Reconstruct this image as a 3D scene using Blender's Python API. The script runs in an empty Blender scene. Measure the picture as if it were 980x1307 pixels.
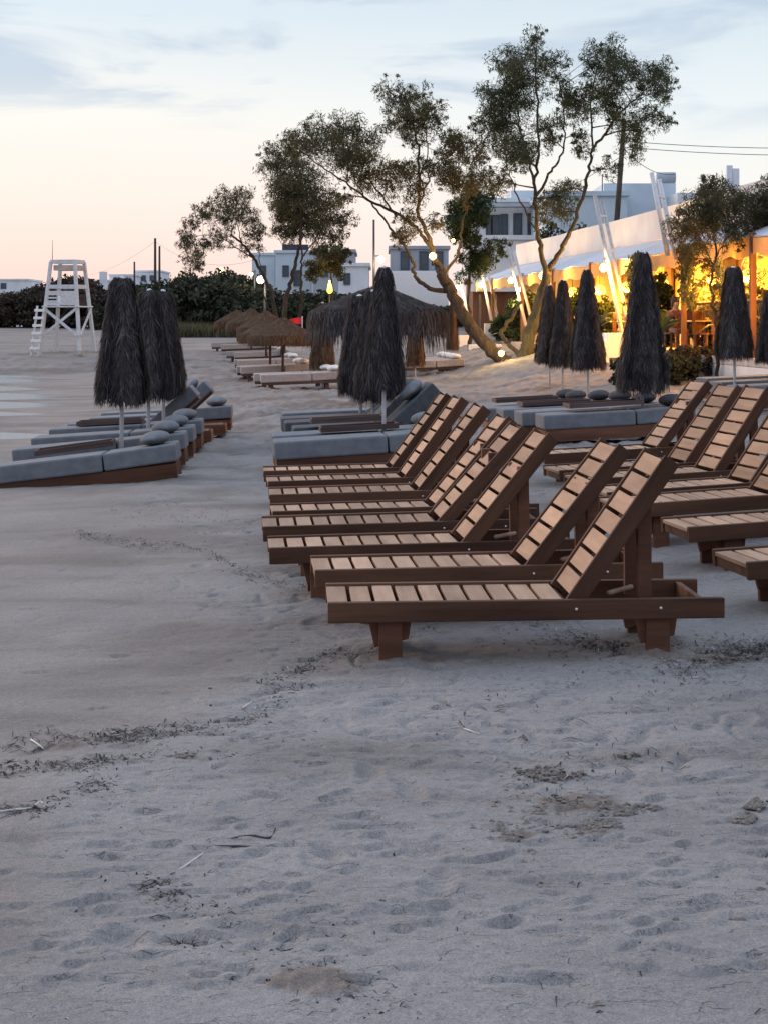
import bpy, math, random
import numpy as np
from mathutils import Vector, Matrix, Quaternion
random.seed(7); RS = np.random.RandomState(11)
C = bpy.context.scene.collection
H, F, HOR, CX = 1.70, 2100.0, 412.0, 490.0
rad = math.radians

def W(px, py, d):                       # a point seen at px,py that stands d metres ahead
    return Vector(((px-CX)/F*d, d, H+(HOR-py)/F*d))

# ------------------------------------------------------------------ terrain
def sstep(a, b, v):
    t = np.clip((np.asarray(v, float)-a)/(b-a), 0, 1); return t*t*(3-2*t)
XS_Y = [-60, 19, 24, 29.5, 40, 53, 60, 66, 75, 100, 400, 4000]
XS_X = [-7.5, -7.5, -7.7, -8.2, -10.9, -14.0, -17, -25, -60, -160, -900, -5000]
POOLS = [(60.8, 40, 2.3), (55.8, 56, 2.1), (48.9, 40, 2.0), (43.9, 74, 1.9), (39.3, 70, 1.7), (35.6, 40, 1.1), (28.8, 80, .95), (28.95, 132, .3)]
WATER = -0.28
def shore_w(x, y):                      # the almost level swash zone
    xe = (70-CX)/F*y
    return sstep(24.5, 28, y)*sstep(65, 61.5, y)*sstep(xe+4.5, xe+.3, x)
def G(x, y):
    x = np.asarray(x, float); y = np.asarray(y, float)
    xs = np.interp(y, XS_Y, XS_X)
    s = x-xs
    z = WATER+np.where(s < 5, 0.045*s, 0.225+0.025*(np.minimum(s, 26)-5))
    z = np.maximum(z, -1.6)
    z = z+0.028*np.clip(x-1.8, 0, 5)
    z = z+0.9*sstep(70, 108, y)
    z = z+0.48*sstep(2.0, 6.0, x+0.15*(y-40))*sstep(29, 41, y)
    z = z+0.24*np.exp(-((x-3.7)/1.8)**2-((y-45.3)/3.0)**2)
    w_ = shore_w(x, y); z = z*(1-w_)+(WATER+.006+.004*np.clip(x-(70-CX)/F*y, 0, 5))*w_
    for y0, pe, hw in POOLS:            # shallow swash pools that hold water
        xe = (pe-CX)/F*y0; yy = y-y0-.12*np.sin(x*.9+y0)
        taper = hw*np.clip((xe+.3-x)/2.2, 0, 1)**.7+1e-3
        z = np.where(x < xe+.3, z+(np.minimum(z, WATER-.022)-z)*np.exp(-np.clip(np.abs(yy)/taper, 0, 6)**4), z)
    z = np.where(y > 110, np.minimum(z, 1.1), z)
    return z
def g(x, y): return float(G(x, y))
def gp(px, py, dz=0.0):                 # ground point seen at px,py
    d = H*F/(py-HOR)
    k = 0.0 if py > 600 else 0.5
    for _ in range(4 if py > 600 else 26):
        x = (px-CX)/F*d
        d = k*d+(1-k)*(H-g(x, d)-dz)*F/(py-HOR)
    x = (px-CX)/F*d
    return Vector((x, d, g(x, d)))

# ------------------------------------------------------------------ noise (numpy)
def _hash(ix, iy, seed):
    n = (ix.astype(np.int64)*374761393+iy.astype(np.int64)*668265263+seed*974634777) & 0x7fffffff
    n = ((n ^ (n >> 13))*1274126177) & 0x7fffffff
    return ((n ^ (n >> 16)) & 0xffff)/65535.0
def vnoise(x, y, seed=0):
    ix = np.floor(x); iy = np.floor(y); fx = x-ix; fy = y-iy
    fx = fx*fx*(3-2*fx); fy = fy*fy*(3-2*fy)
    a = _hash(ix, iy, seed); b = _hash(ix+1, iy, seed); c = _hash(ix, iy+1, seed); d = _hash(ix+1, iy+1, seed)
    return (a+(b-a)*fx)*(1-fy)+(c+(d-c)*fx)*fy-0.5
def fbm(x, y, o, seed=0, gain=.5):
    r = 0; a = 1
    for i in range(o):
        r = r+a*vnoise(x*2**i+17.3*i, y*2**i-9.1*i, seed+i); a *= gain
    return r

# ------------------------------------------------------------------ materials
def srgb(r, gg, b):
    f = lambda c: (c/255/12.92) if c/255 <= .04045 else ((c/255+.055)/1.055)**2.4
    return (f(r), f(gg), f(b), 1)
def newmat(name):
    m = bpy.data.materials.new(name); m.use_nodes = True
    nt = m.node_tree; return m, nt, nt.nodes['Principled BSDF']
def nd(nt, typ, **kw):
    n = nt.nodes.new(typ)
    for k, v in kw.items():
        if hasattr(n, k) and k not in n.inputs: setattr(n, k, v)
        else: n.inputs[k].default_value = v
    return n
def ramp(nt, fac, stops):
    r = nt.nodes.new('ShaderNodeValToRGB'); e = r.color_ramp.elements
    while len(e) < len(stops): e.new(.5)
    for el, (p, c) in zip(e, stops): el.position = p; el.color = (*c[:3], 1)
    nt.links.new(fac, r.inputs[0]); return r.outputs[0]
def bump(nt, b, h, strength, dist):
    n = nd(nt, 'ShaderNodeBump', Strength=strength, Distance=dist)
    nt.links.new(h, n.inputs['Height']); nt.links.new(n.outputs[0], b.inputs['Normal'])
def coords(nt, scale, kind='Object', rot=(0, 0, 0)):
    tc = nd(nt, 'ShaderNodeTexCoord'); mp = nd(nt, 'ShaderNodeMapping')
    mp.inputs['Scale'].default_value = scale; mp.inputs['Rotation'].default_value = rot
    nt.links.new(tc.outputs[kind], mp.inputs[0]); return mp.outputs[0]
def wood(name, c0, c1, scale=(3, 30, 30), rough=.75):
    m, nt, b = newmat(name)
    v = coords(nt, scale)
    oi = nd(nt, 'ShaderNodeObjectInfo')
    add = nd(nt, 'ShaderNodeVectorMath', operation='ADD'); nt.links.new(v, add.inputs[0])
    mul = nd(nt, 'ShaderNodeMath', operation='MULTIPLY'); mul.inputs[1].default_value = 40
    nt.links.new(oi.outputs['Random'], mul.inputs[0]); nt.links.new(mul.outputs[0], add.inputs[1])
    n = nd(nt, 'ShaderNodeTexNoise', Scale=1.0, Detail=6, Roughness=.6, Distortion=.4)
    nt.links.new(add.outputs[0], n.inputs['Vector'])
    n2 = nd(nt, 'ShaderNodeTexNoise', Scale=.33, Detail=2); nt.links.new(add.outputs[0], n2.inputs['Vector'])
    mx = nd(nt, 'ShaderNodeMath', operation='MULTIPLY_ADD'); mx.inputs[1].default_value = .6
    nt.links.new(n2.outputs[0], mx.inputs[0]); 
    m2 = nd(nt, 'ShaderNodeMath', operation='MULTIPLY'); m2.inputs[1].default_value = .45
    nt.links.new(n.outputs[0], m2.inputs[0]); nt.links.new(m2.outputs[0], mx.inputs[2])
    col = ramp(nt, mx.outputs[0], [(.32, c0), (.70, c1)])
    hv = nd(nt, 'ShaderNodeHueSaturation')
    mr = nd(nt, 'ShaderNodeMapRange'); mr.inputs['To Min'].default_value = .78; mr.inputs['To Max'].default_value = 1.2
    nt.links.new(oi.outputs['Random'], mr.inputs[0]); nt.links.new(mr.outputs[0], hv.inputs['Value'])
    ge = nd(nt, 'ShaderNodeNewGeometry'); mr2 = nd(nt, 'ShaderNodeMapRange'); mr2.inputs['To Min'].default_value = .72; mr2.inputs['To Max'].default_value = 1.18
    nt.links.new(ge.outputs['Random Per Island'], mr2.inputs[0]); hv2 = nd(nt, 'ShaderNodeHueSaturation'); nt.links.new(mr2.outputs[0], hv2.inputs['Value']); nt.links.new(col, hv2.inputs['Color']); col = hv2.outputs[0]
    nt.links.new(col, hv.inputs['Color']); nt.links.new(hv.outputs[0], b.inputs['Base Color'])
    b.inputs['Roughness'].default_value = rough; b.inputs['Specular IOR Level'].default_value = .2
    bump(nt, b, n.outputs[0], .35, .004)
    return m
def noisy(name, c0, c1, scale=6, rough=.8, bstr=.2, bdist=.01, detail=5, sc=(1, 1, 1)):
    m, nt, b = newmat(name)
    v = coords(nt, sc)
    n = nd(nt, 'ShaderNodeTexNoise', Scale=scale, Detail=detail, Roughness=.6); nt.links.new(v, n.inputs['Vector'])
    nt.links.new(ramp(nt, n.outputs[0], [(.3, c0), (.7, c1)]), b.inputs['Base Color'])
    b.inputs['Roughness'].default_value = rough
    if bstr: bump(nt, b, n.outputs[0], bstr, bdist)
    return m
def tinted(name, stops, rough=.9, trans=0.0):
    m, nt, b = newmat(name)
    a = nd(nt, 'ShaderNodeAttribute', attribute_name='tint')
    nt.links.new(ramp(nt, a.outputs['Fac'], stops), b.inputs['Base Color'])
    b.inputs['Roughness'].default_value = rough
    b.inputs['Specular IOR Level'].default_value = .15
    if trans:
        t = nd(nt, 'ShaderNodeBsdfTranslucent'); nt.links.new(b.inputs['Base Color'].links[0].from_socket, t.inputs[0])
        mx = nd(nt, 'ShaderNodeMixShader', Fac=trans)
        nt.links.new(b.outputs[0], mx.inputs[1]); nt.links.new(t.outputs[0], mx.inputs[2])
        nt.links.new(mx.outputs[0], nt.nodes['Material Output'].inputs[0])
    return m
def emit(name, col, s):
    m, nt, b = newmat(name)
    b.inputs['Base Color'].default_value = (.8, .7, .5, 1)
    b.inputs['Emission Color'].default_value = (*col, 1); b.inputs['Emission Strength'].default_value = s
    return m
M = {}
M['frame_wood'] = wood('shaded_frame_wood', (.044, .020, .011), (.13, .061, .034), (2.5, 26, 26))  # same wood as the slats, with the shade on its sides painted in
M['slat_wood'] = wood('weathered_skylit_slat_wood', (.25, .148, .093), (.43, .277, .182), (26, 3, 26))  # weathered tan, with sky light on the slat tops painted in
M['back_wood'] = wood('backrest_skylit_slat_wood', (.26, .15, .09), (.44, .278, .175), (26, 3, 26))  # backrest slats, sky light painted into the colour as well
M['base_wood'] = wood('red_brown_base_wood', (.065, .027, .015), (.175, .078, .046), (2, 22, 22))
M['plank_wood'] = wood('dark_plank_wood', (.05, .03, .026), (.12, .08, .07), (2, 22, 22))
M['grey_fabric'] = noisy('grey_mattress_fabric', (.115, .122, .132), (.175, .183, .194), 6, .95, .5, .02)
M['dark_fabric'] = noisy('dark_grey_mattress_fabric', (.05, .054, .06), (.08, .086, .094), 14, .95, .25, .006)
M['pillow'] = noisy('grey_pillow_fabric', (.115, .122, .13), (.17, .18, .19), 9, .95, .5, .012)
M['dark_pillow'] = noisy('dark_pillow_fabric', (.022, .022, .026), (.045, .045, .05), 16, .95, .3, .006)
M['white_fabric'] = noisy('pale_mattress_fabric', (.27, .24, .23), (.37, .34, .325), 10, .95, .2, .006)
M['white_pillow'] = noisy('white_pillow_fabric', (.58, .56, .53), (.7, .68, .65), 10, .95, .2, .006)
M['pole'] = noisy('galvanised_pole', (.50, .51, .52), (.62, .63, .64), 18, .5, .05)
M['white_wood'] = noisy('white_painted_wood', (.5, .5, .5), (.68, .68, .68), 9, .6, .15)
M['bright_white'] = noisy('fresh_white_paint', (.78, .78, .77), (.84, .84, .83), 9, .5, .05)
M['thatch'] = tinted('dark_thatch', [(0, (.022, .018, .018)), (.6, (.060, .052, .052)), (1, (.125, .108, .102))])
M['thatch_grey'] = tinted('grey_thatch', [(0, (.026, .025, .028)), (.6, (.066, .064, .068)), (1, (.14, .135, .135))])
M['thatch_brown'] = tinted('brown_thatch', [(0, (.05, .028, .015)), (.6, (.115, .07, .042)), (1, (.19, .13, .085))])
M['leaf'] = tinted('tamarisk_leaf', [(0, (.028, .034, .018)), (.5, (.070, .078, .042)), (1, (.14, .14, .085))], .8, .45)
M['leaf_brown'] = tinted('dry_tamarisk_leaf', [(0, (.034, .032, .016)), (.5, (.082, .077, .04)), (1, (.15, .138, .08))], .8, .48)
M['leaf_dark'] = tinted('dark_bush_leaf', [(0, (.016, .019, .013)), (.5, (.045, .05, .03)), (1, (.09, .092, .058))], .85, .1)
M['leaf_heath'] = tinted('heath_bush_leaf', [(0, (.022, .018, .014)), (.5, (.056, .044, .034)), (1, (.105, .082, .064))], .85, .1)
M['leaf_green'] = tinted('green_plant_leaf', [(0, (.014, .024, .010)), (.5, (.032, .05, .02)), (1, (.065, .09, .035))], .6, .3)
M['grass'] = tinted('beach_grass', [(0, (.05, .048, .028)), (.5, (.10, .092, .052)), (1, (.17, .15, .09))], .9, .2)
M['bark'] = noisy('tamarisk_bark', (.022, .016, .012), (.075, .056, .042), 9, .95, 1.0, .09, 8, (1, 1, .28))
M['bark_pale'] = noisy('mossy_bark', (.026, .022, .014), (.085, .073, .046), 9, .95, 1.0, .09, 8, (1, 1, .28))
M['plaster'] = noisy('white_plaster', (.58, .60, .61), (.78, .78, .78), .7, .85, .12, .02, 8)
M['plaster_warm'] = noisy('cream_plaster', (.62, .57, .53), (.75, .70, .66), 1.0, .85, .12, .02, 8)
M['plaster_blue'] = noisy('bluish_plaster', (.46, .54, .58), (.56, .63, .67), .9, .85, .12, .02, 8)
M['plaster_grey'] = noisy('grey_plaster', (.30, .32, .34), (.40, .42, .44), 1.2, .85, .12, .02, 8)
M['stone'] = noisy('pale_stone', (.36, .30, .27), (.55, .48, .43), 4, .9, .6, .04, 8)
M['dark'] = noisy('dark_opening', (.05, .06, .07), (.09, .105, .12), 3, .25, 0)
M['blue_dark'] = noisy('blue_shutter_paint', (.03, .055, .085), (.05, .085, .12), 6, .5, .05)
M['awning'] = noisy('grey_awning_canvas', (.38, .41, .47), (.5, .53, .58), 2, .9, .2, .02)
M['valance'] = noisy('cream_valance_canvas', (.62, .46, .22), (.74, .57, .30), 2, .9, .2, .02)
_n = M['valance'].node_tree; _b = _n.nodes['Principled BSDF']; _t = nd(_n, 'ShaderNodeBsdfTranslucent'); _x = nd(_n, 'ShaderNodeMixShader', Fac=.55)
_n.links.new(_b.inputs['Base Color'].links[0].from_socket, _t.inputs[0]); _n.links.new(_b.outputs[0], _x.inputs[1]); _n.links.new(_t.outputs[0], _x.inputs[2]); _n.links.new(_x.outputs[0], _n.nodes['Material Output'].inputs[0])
M['cladding'] = wood('brown_cladding', (.09, .04, .022), (.21, .10, .06), (14, 14, 1.2))
M['ochre_glow'] = noisy('ochre_glow_plaster', (.52, .36, .16), (.66, .48, .24), 1.5, .85, .2, .02, 8)  # amber lamp glow put into the plaster colour
M['red'] = noisy('red_cloth', (.65, .02, .035), (.8, .035, .05), 5, .7, .1)
M['skin'] = noisy('skin', (.42, .25, .18), (.5, .3, .22), 8, .6, 0)
M['dark_cloth'] = noisy('dark_clothing', (.03, .025, .035), (.07, .055, .06), 12, .9, .1)
M['rose_cloth'] = noisy('rose_brown_clothing', (.16, .07, .06), (.24, .12, .10), 12, .9, .1)
M['hair'] = noisy('dark_hair', (.012, .009, .007), (.03, .022, .016), 20, .6, .2)
M['stick'] = noisy('bleached_driftwood', (.42, .38, .34), (.62, .58, .52), 12, .8, .3, .003)
M['dark_stick'] = noisy('dark_twig_wood', (.03, .024, .022), (.08, .065, .055), 12, .9, .3, .003)
M['clod'] = noisy('damp_sand_clod', (.115, .097, .083), (.20, .172, .15), 60, .95, .4, .004)
M['weed'] = tinted('dry_seaweed', [(0, (.014, .012, .015)), (.7, (.05, .042, .042)), (.93, (.12, .10, .085)), (.975, (.35, .31, .28)), (1, (.5, .46, .42))])
M['bulb'] = emit('warm_bulb_glass', (1, .60, .17), 4.5)
M['bulb_white'] = emit('white_bulb_glass', (1, .78, .50), 4)
M['bulb_orange'] = emit('amber_bulb_glass', (1, .50, .14), 5)
M['leaf_glow'] = emit('yellow_leaf_glow', (1, .68, .03), 2.0)  # glow of spotlit leaves put into the material
M['shade'] = emit('lit_rattan_shade', (1, .62, .10), 1.3)
M['metal_dark'] = noisy('dark_metal', (.02, .02, .022), (.05, .05, .055), 12, .5, .1)
M['panel'] = noisy('solar_panel_glass', (.02, .025, .035), (.04, .05, .07), 4, .2, 0)

# ------------------------------------------------------------------ object helpers
class MB:
    def __init__(s): s.v = []; s.f = []; s.sm = []
    def add(s, vs, fs, smooth=False):
        o = len(s.v); s.v += [tuple(v) for v in vs]; s.f += [[i+o for i in f] for f in fs]; s.sm += [smooth]*len(fs)
    def box(s, x0, x1, y0, y1, z0, z1, m=None, taper=0):
        vs = [Vector(p) for p in ((x0, y0, z0), (x1, y0, z0), (x1, y1, z0), (x0, y1, z0),
              (x0+taper, y0+taper, z1), (x1-taper, y0+taper, z1), (x1-taper, y1-taper, z1), (x0+taper, y1-taper, z1))]
        if m: vs = [m @ v for v in vs]
        s.add(vs, [[0, 3, 2, 1], [4, 5, 6, 7], [0, 1, 5, 4], [1, 2, 6, 5], [2, 3, 7, 6], [3, 0, 4, 7]]); return s
    def bar(s, a, b, w, h, up=(0, 0, 1)):
        a = Vector(a); b = Vector(b); d = b-a; L = d.length; d.normalize(); u = Vector(up)
        if abs(d.dot(u)) > .98: u = Vector((0, 1, 0))
        r = d.cross(u).normalized(); u = r.cross(d)
        m = Matrix((( d.x, r.x, u.x, a.x), (d.y, r.y, u.y, a.y), (d.z, r.z, u.z, a.z), (0, 0, 0, 1)))
        return s.box(0, L, -w/2, w/2, -h/2, h/2, m)
    def tube(s, pts, rs, n=8, cap=True, wob=0):
        pts = [Vector(p) for p in pts]
        if not hasattr(rs, '__len__'): rs = [rs]*len(pts)
        rings = []; ref = Vector((.3, .9, .2))
        for i, p in enumerate(pts):
            d = (pts[min(i+1, len(pts)-1)]-pts[max(i-1, 0)]).normalized()
            if abs(d.dot(ref)) > .95: ref = Vector((.9, .1, .3))
            r = d.cross(ref).normalized(); u = r.cross(d)
            rings.append([p+(r*math.cos(2*math.pi*k/n)+u*math.sin(2*math.pi*k/n))*rs[i]*(1+(random.uniform(-wob, wob) if wob else 0)) for k in range(n)])
        vs = [v for r in rings for v in r]; fs = []
        for i in range(len(pts)-1):
            for k in range(n): fs.append([i*n+k, i*n+(k+1) % n, (i+1)*n+(k+1) % n, (i+1)*n+k])
        if cap: fs += [list(range(n))[::-1], [(len(pts)-1)*n+k for k in range(n)]]
        s.add(vs, fs, True); return s
    def lathe(s, prof, n=20, c=(0, 0, 0), wob=0, axis=None):
        vs = []; fs = []
        for (r, z) in prof:
            for k in range(n):
                a = 2*math.pi*k/n; rr = r*(1+(random.uniform(-wob, wob) if wob else 0))
                p = Vector((rr*math.cos(a), rr*math.sin(a), z)); vs.append((axis @ p if axis else p)+Vector(c))
        for i in range(len(prof)-1):
            for k in range(n): fs.append([i*n+k, i*n+(k+1) % n, (i+1)*n+(k+1) % n, (i+1)*n+k])
        fs += [list(range(n))[::-1], [(len(prof)-1)*n+k for k in range(n)]]
        s.add(vs, fs, True); return s
    def build(s, name, mat, parent=None, bev=0, loc=None):
        me = bpy.data.meshes.new(name); me.from_pydata(s.v, [], s.f); me.update()
        me.polygons.foreach_set('use_smooth', s.sm)
        return link(name, me, mat, parent, bev, loc)
def link(name, me, mat, parent=None, bev=0, loc=None):
    o = bpy.data.objects.new(name, me); C.objects.link(o)
    if mat and not me.materials: me.materials.append(M[mat] if isinstance(mat, str) else mat)
    if parent: o.parent = parent
    if loc is not None: o.location = loc
    if bev:
        b = o.modifiers.new('Bevel', 'BEVEL'); b.width = bev; b.segments = 2; b.limit_method = 'ANGLE'
    return o
def tag(o, label, cat, group=None, kind=None):
    o['label'] = label; o['category'] = cat
    if group: o['group'] = group
    if kind: o['kind'] = kind
    return o
def thing(name, label, cat, loc=(0, 0, 0), rot=(0, 0, 0), group=None):
    o = bpy.data.objects.new(name, None); C.objects.link(o); o.empty_display_size = .1
    o.location = loc; o.rotation_euler = rot; return tag(o, label, cat, group)
def copy_tree(o, parent=None):
    c = o.copy(); C.objects.link(c)
    if parent: c.parent = parent
    for ch in [k for k in list(bpy.data.objects) if k.parent == o]: copy_tree(ch, c)
    return c
def child(o, name):
    for k in bpy.data.objects:
        if k.parent == o and k.name.split('.')[0] == name: return k
def ribbons(name, P, Wd, mat, parent=None, tint=None, loc=None, base=None):
    """P: n x k x 3 centre lines, Wd: n x k x 3 half-width vectors -> one mesh of ribbons"""
    P = np.asarray(P, np.float32); Wd = np.asarray(Wd, np.float32); n, k, _ = P.shape
    V = np.stack([P-Wd, P+Wd], 2).reshape(-1, 3)
    i = np.arange(n)[:, None]*k*2+np.arange(k-1)[None]*2
    Q = np.stack([i, i+1, i+3, i+2], 2).reshape(-1, 4)
    T = np.repeat(RS.rand(n) if tint is None else tint, k*2)
    if base is not None:
        bv, bf = base; bv = np.asarray(bv, np.float32); Qb = np.asarray(bf)+len(V)
        V = np.concatenate([V, bv]); Q = np.concatenate([Q, Qb]); T = np.concatenate([T, np.full(len(bv), .15)+RS.rand(len(bv))*.35])
    me = bpy.data.meshes.new(name)
    me.vertices.add(len(V)); me.vertices.foreach_set('co', V.ravel())
    me.loops.add(len(Q)*4); me.loops.foreach_set('vertex_index', Q.ravel().astype(np.int32))
    me.polygons.add(len(Q)); me.polygons.foreach_set('loop_start', (np.arange(len(Q))*4).astype(np.int32))
    me.update(calc_edges=True)
    a = me.attributes.new('tint', 'FLOAT', 'POINT'); a.data.foreach_set('value', T.astype(np.float32))
    return link(name, me, mat, parent, 0, loc)
def unit(n):
    v = RS.normal(size=(n, 3)); return v/np.linalg.norm(v, axis=1, keepdims=True)
def leaves_mesh(name, cent, rad_, cnt, ln, wd, mat, parent=None, droop=.3, loc=None):
    """leaf-sized faces through the volume of many small clumps"""
    cent = np.asarray(cent, float); rad_ = np.asarray(rad_, float)
    idx = np.repeat(np.arange(len(cent)), cnt); n = len(idx)
    p = cent[idx]+unit(n)*(RS.rand(n)**.45*rad_[idx])[:, None]*np.array([1, 1, .9])
    d = unit(n)+np.array([0, 0, -droop]); d /= np.linalg.norm(d, axis=1, keepdims=True)
    L = ln*(.6+.8*RS.rand(n))[:, None]
    w = np.cross(d, unit(n)); w /= np.linalg.norm(w, axis=1, keepdims=True)+1e-6; w *= wd*(.6+.8*RS.rand(n))[:, None]
    P = np.stack([p-d*L*.5, p, p+d*L*.5+np.array([0, 0, -.12])*L], 1); Wd = np.stack([w*.35, w, w*.2], 1)
    tint = np.clip(.5+RS.normal(size=len(cent))*.17, 0, 1)[idx]*.6+RS.rand(n)*.4
    return ribbons(name, P, Wd, mat, parent, tint, loc)

# ------------------------------------------------------------------ camera, world, sun
cam = bpy.data.cameras.new('camera'); co = bpy.data.objects.new('camera', cam); C.objects.link(co)
co.location = (0, 0, H); co.rotation_euler = (rad(90), 0, 0)
cam.sensor_fit = 'VERTICAL'; cam.sensor_height = 36; cam.lens = F/1307*36
cam.shift_y = -(653.5-HOR)/1307; cam.clip_start = .1; cam.clip_end = 9000
sc = bpy.context.scene; sc.camera = co
SUN_EL, SUN_AZ = 7.0, -48.0             # degrees; azimuth from +Y, negative to -X
world = bpy.data.worlds.new('World'); sc.world = world; world.use_nodes = True
nt = world.node_tree; bg = nt.nodes['Background']
tc = nd(nt, 'ShaderNodeTexCoord'); sep = nd(nt, 'ShaderNodeSeparateXYZ'); nt.links.new(tc.outputs['Generated'], sep.inputs[0])
warm = ramp(nt, sep.outputs['Z'], [(0.0, srgb(213, 179, 176)), (.03, srgb(220, 189, 183)), (.075, srgb(223, 203, 196)), (.125, srgb(214, 211, 206)), (.185, srgb(190, 200, 208)), (.45, srgb(186, 202, 222)), (1, srgb(168, 184, 208))])
cool = ramp(nt, sep.outputs['Z'], [(0.0, srgb(206, 188, 187)), (.045, srgb(215, 206, 200)), (.09, srgb(212, 211, 208)), (.13, srgb(202, 208, 211)), (.19, srgb(183, 195, 204)), (.45, srgb(182, 198, 220)), (1, srgb(168, 184, 208))])
dark = ramp(nt, sep.outputs['Z'], [(0.0, srgb(120, 125, 155)), (.1, srgb(158, 152, 172)), (.3, srgb(160, 164, 186)), (1, srgb(168, 184, 208))])
dot = nd(nt, 'ShaderNodeVectorMath', operation='DOT_PRODUCT'); nt.links.new(tc.outputs['Generated'], dot.inputs[0])
dot.inputs[1].default_value = (math.sin(rad(SUN_AZ)), math.cos(rad(SUN_AZ)), 0)
def maprange(nt, v, a, b, c=0, d=1):
    m = nd(nt, 'ShaderNodeMapRange', interpolation_type='SMOOTHSTEP')
    for i, x in zip(range(1, 5), (a, b, c, d)): m.inputs[i].default_value = x
    nt.links.new(v, m.inputs[0]); return m.outputs[0]
def mixc(nt, f, a, b, typ='MIX'):
    m = nd(nt, 'ShaderNodeMix', data_type='RGBA', blend_type=typ)
    for s_, v in ((m.inputs[0], f), (m.inputs[6], a), (m.inputs[7], b)):
        if hasattr(v, 'is_output'): nt.links.new(v, s_)
        else: s_.default_value = v
    return m.outputs[2]
sky = mixc(nt, maprange(nt, dot.outputs['Value'], .50, .84), cool, warm)
sky = mixc(nt, maprange(nt, dot.outputs['Value'], -.3, .45), dark, sky)
# thin streaky clouds
mp = nd(nt, 'ShaderNodeMapping'); nt.links.new(tc.outputs['Generated'], mp.inputs[0])
mp.inputs['Scale'].default_value = (2.6, 2.6, 13); mp.inputs['Location'].default_value = (1.7, .2, .35)
cn = nd(nt, 'ShaderNodeTexNoise', Scale=2.1, Detail=7, Roughness=.55, Distortion=.35); nt.links.new(mp.outputs[0], cn.inputs['Vector'])
cf = maprange(nt, cn.outputs[0], .46, .60)
ef = maprange(nt, sep.outputs['Z'], .10, .15)
mm = nd(nt, 'ShaderNodeMath', operation='MULTIPLY'); nt.links.new(cf, mm.inputs[0]); nt.links.new(ef, mm.inputs[1])
m3 = nd(nt, 'ShaderNodeMath', operation='MULTIPLY'); nt.links.new(mm.outputs[0], m3.inputs[0]); m3.inputs[1].default_value = .8
sky = mixc(nt, m3.outputs[0], sky, srgb(162, 176, 193))
ns = nd(nt, 'ShaderNodeTexSky', sky_type='NISHITA'); ns.sun_disc = False
ns.sun_elevation = rad(SUN_EL); ns.sun_rotation = rad(SUN_AZ); 
gain = maprange(nt, sep.outputs['Z'], .21, .55, 1.0, 1.6)
vg = nd(nt, 'ShaderNodeVectorMath', operation='SCALE'); nt.links.new(sky, vg.inputs[0]); nt.links.new(gain, vg.inputs['Scale'])
tot = mixc(nt, .008, vg.outputs[0], ns.outputs[0], 'ADD')
nt.links.new(tot, bg.inputs[0]); bg.inputs[1].default_value = 1.0
sun = bpy.data.lights.new('sun', 'SUN'); so = bpy.data.objects.new('sun', sun); C.objects.link(so)
sun.energy = 1.5; sun.angle = rad(28); sun.color = (1, .70, .52)
sd = Vector((math.sin(rad(SUN_AZ))*math.cos(rad(SUN_EL+8)), math.cos(rad(SUN_AZ))*math.cos(rad(SUN_EL+8)), math.sin(rad(SUN_EL+8))))
so.rotation_euler = (-sd).to_track_quat('-Z', 'Y').to_euler()
sc.view_settings.view_transform = 'Standard'; sc.view_settings.look = 'None'; sc.view_settings.gamma = 1
sc.view_settings.exposure = 0.5; sc.view_settings.use_curve_mapping = False
sc.cycles.use_denoising = True; sc.cycles.max_bounces = 6; sc.cycles.diffuse_bounces = 3
sc.cycles.sample_clamp_indirect = 4
def lamp(loc, w, col=(1, .62, .2), r=.12):
    l = bpy.data.lights.new('lamp_light', 'POINT'); o = bpy.data.objects.new('lamp_light', l); C.objects.link(o)
    o.location = loc; l.energy = w; l.color = col; l.shadow_soft_size = r; return o

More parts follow.
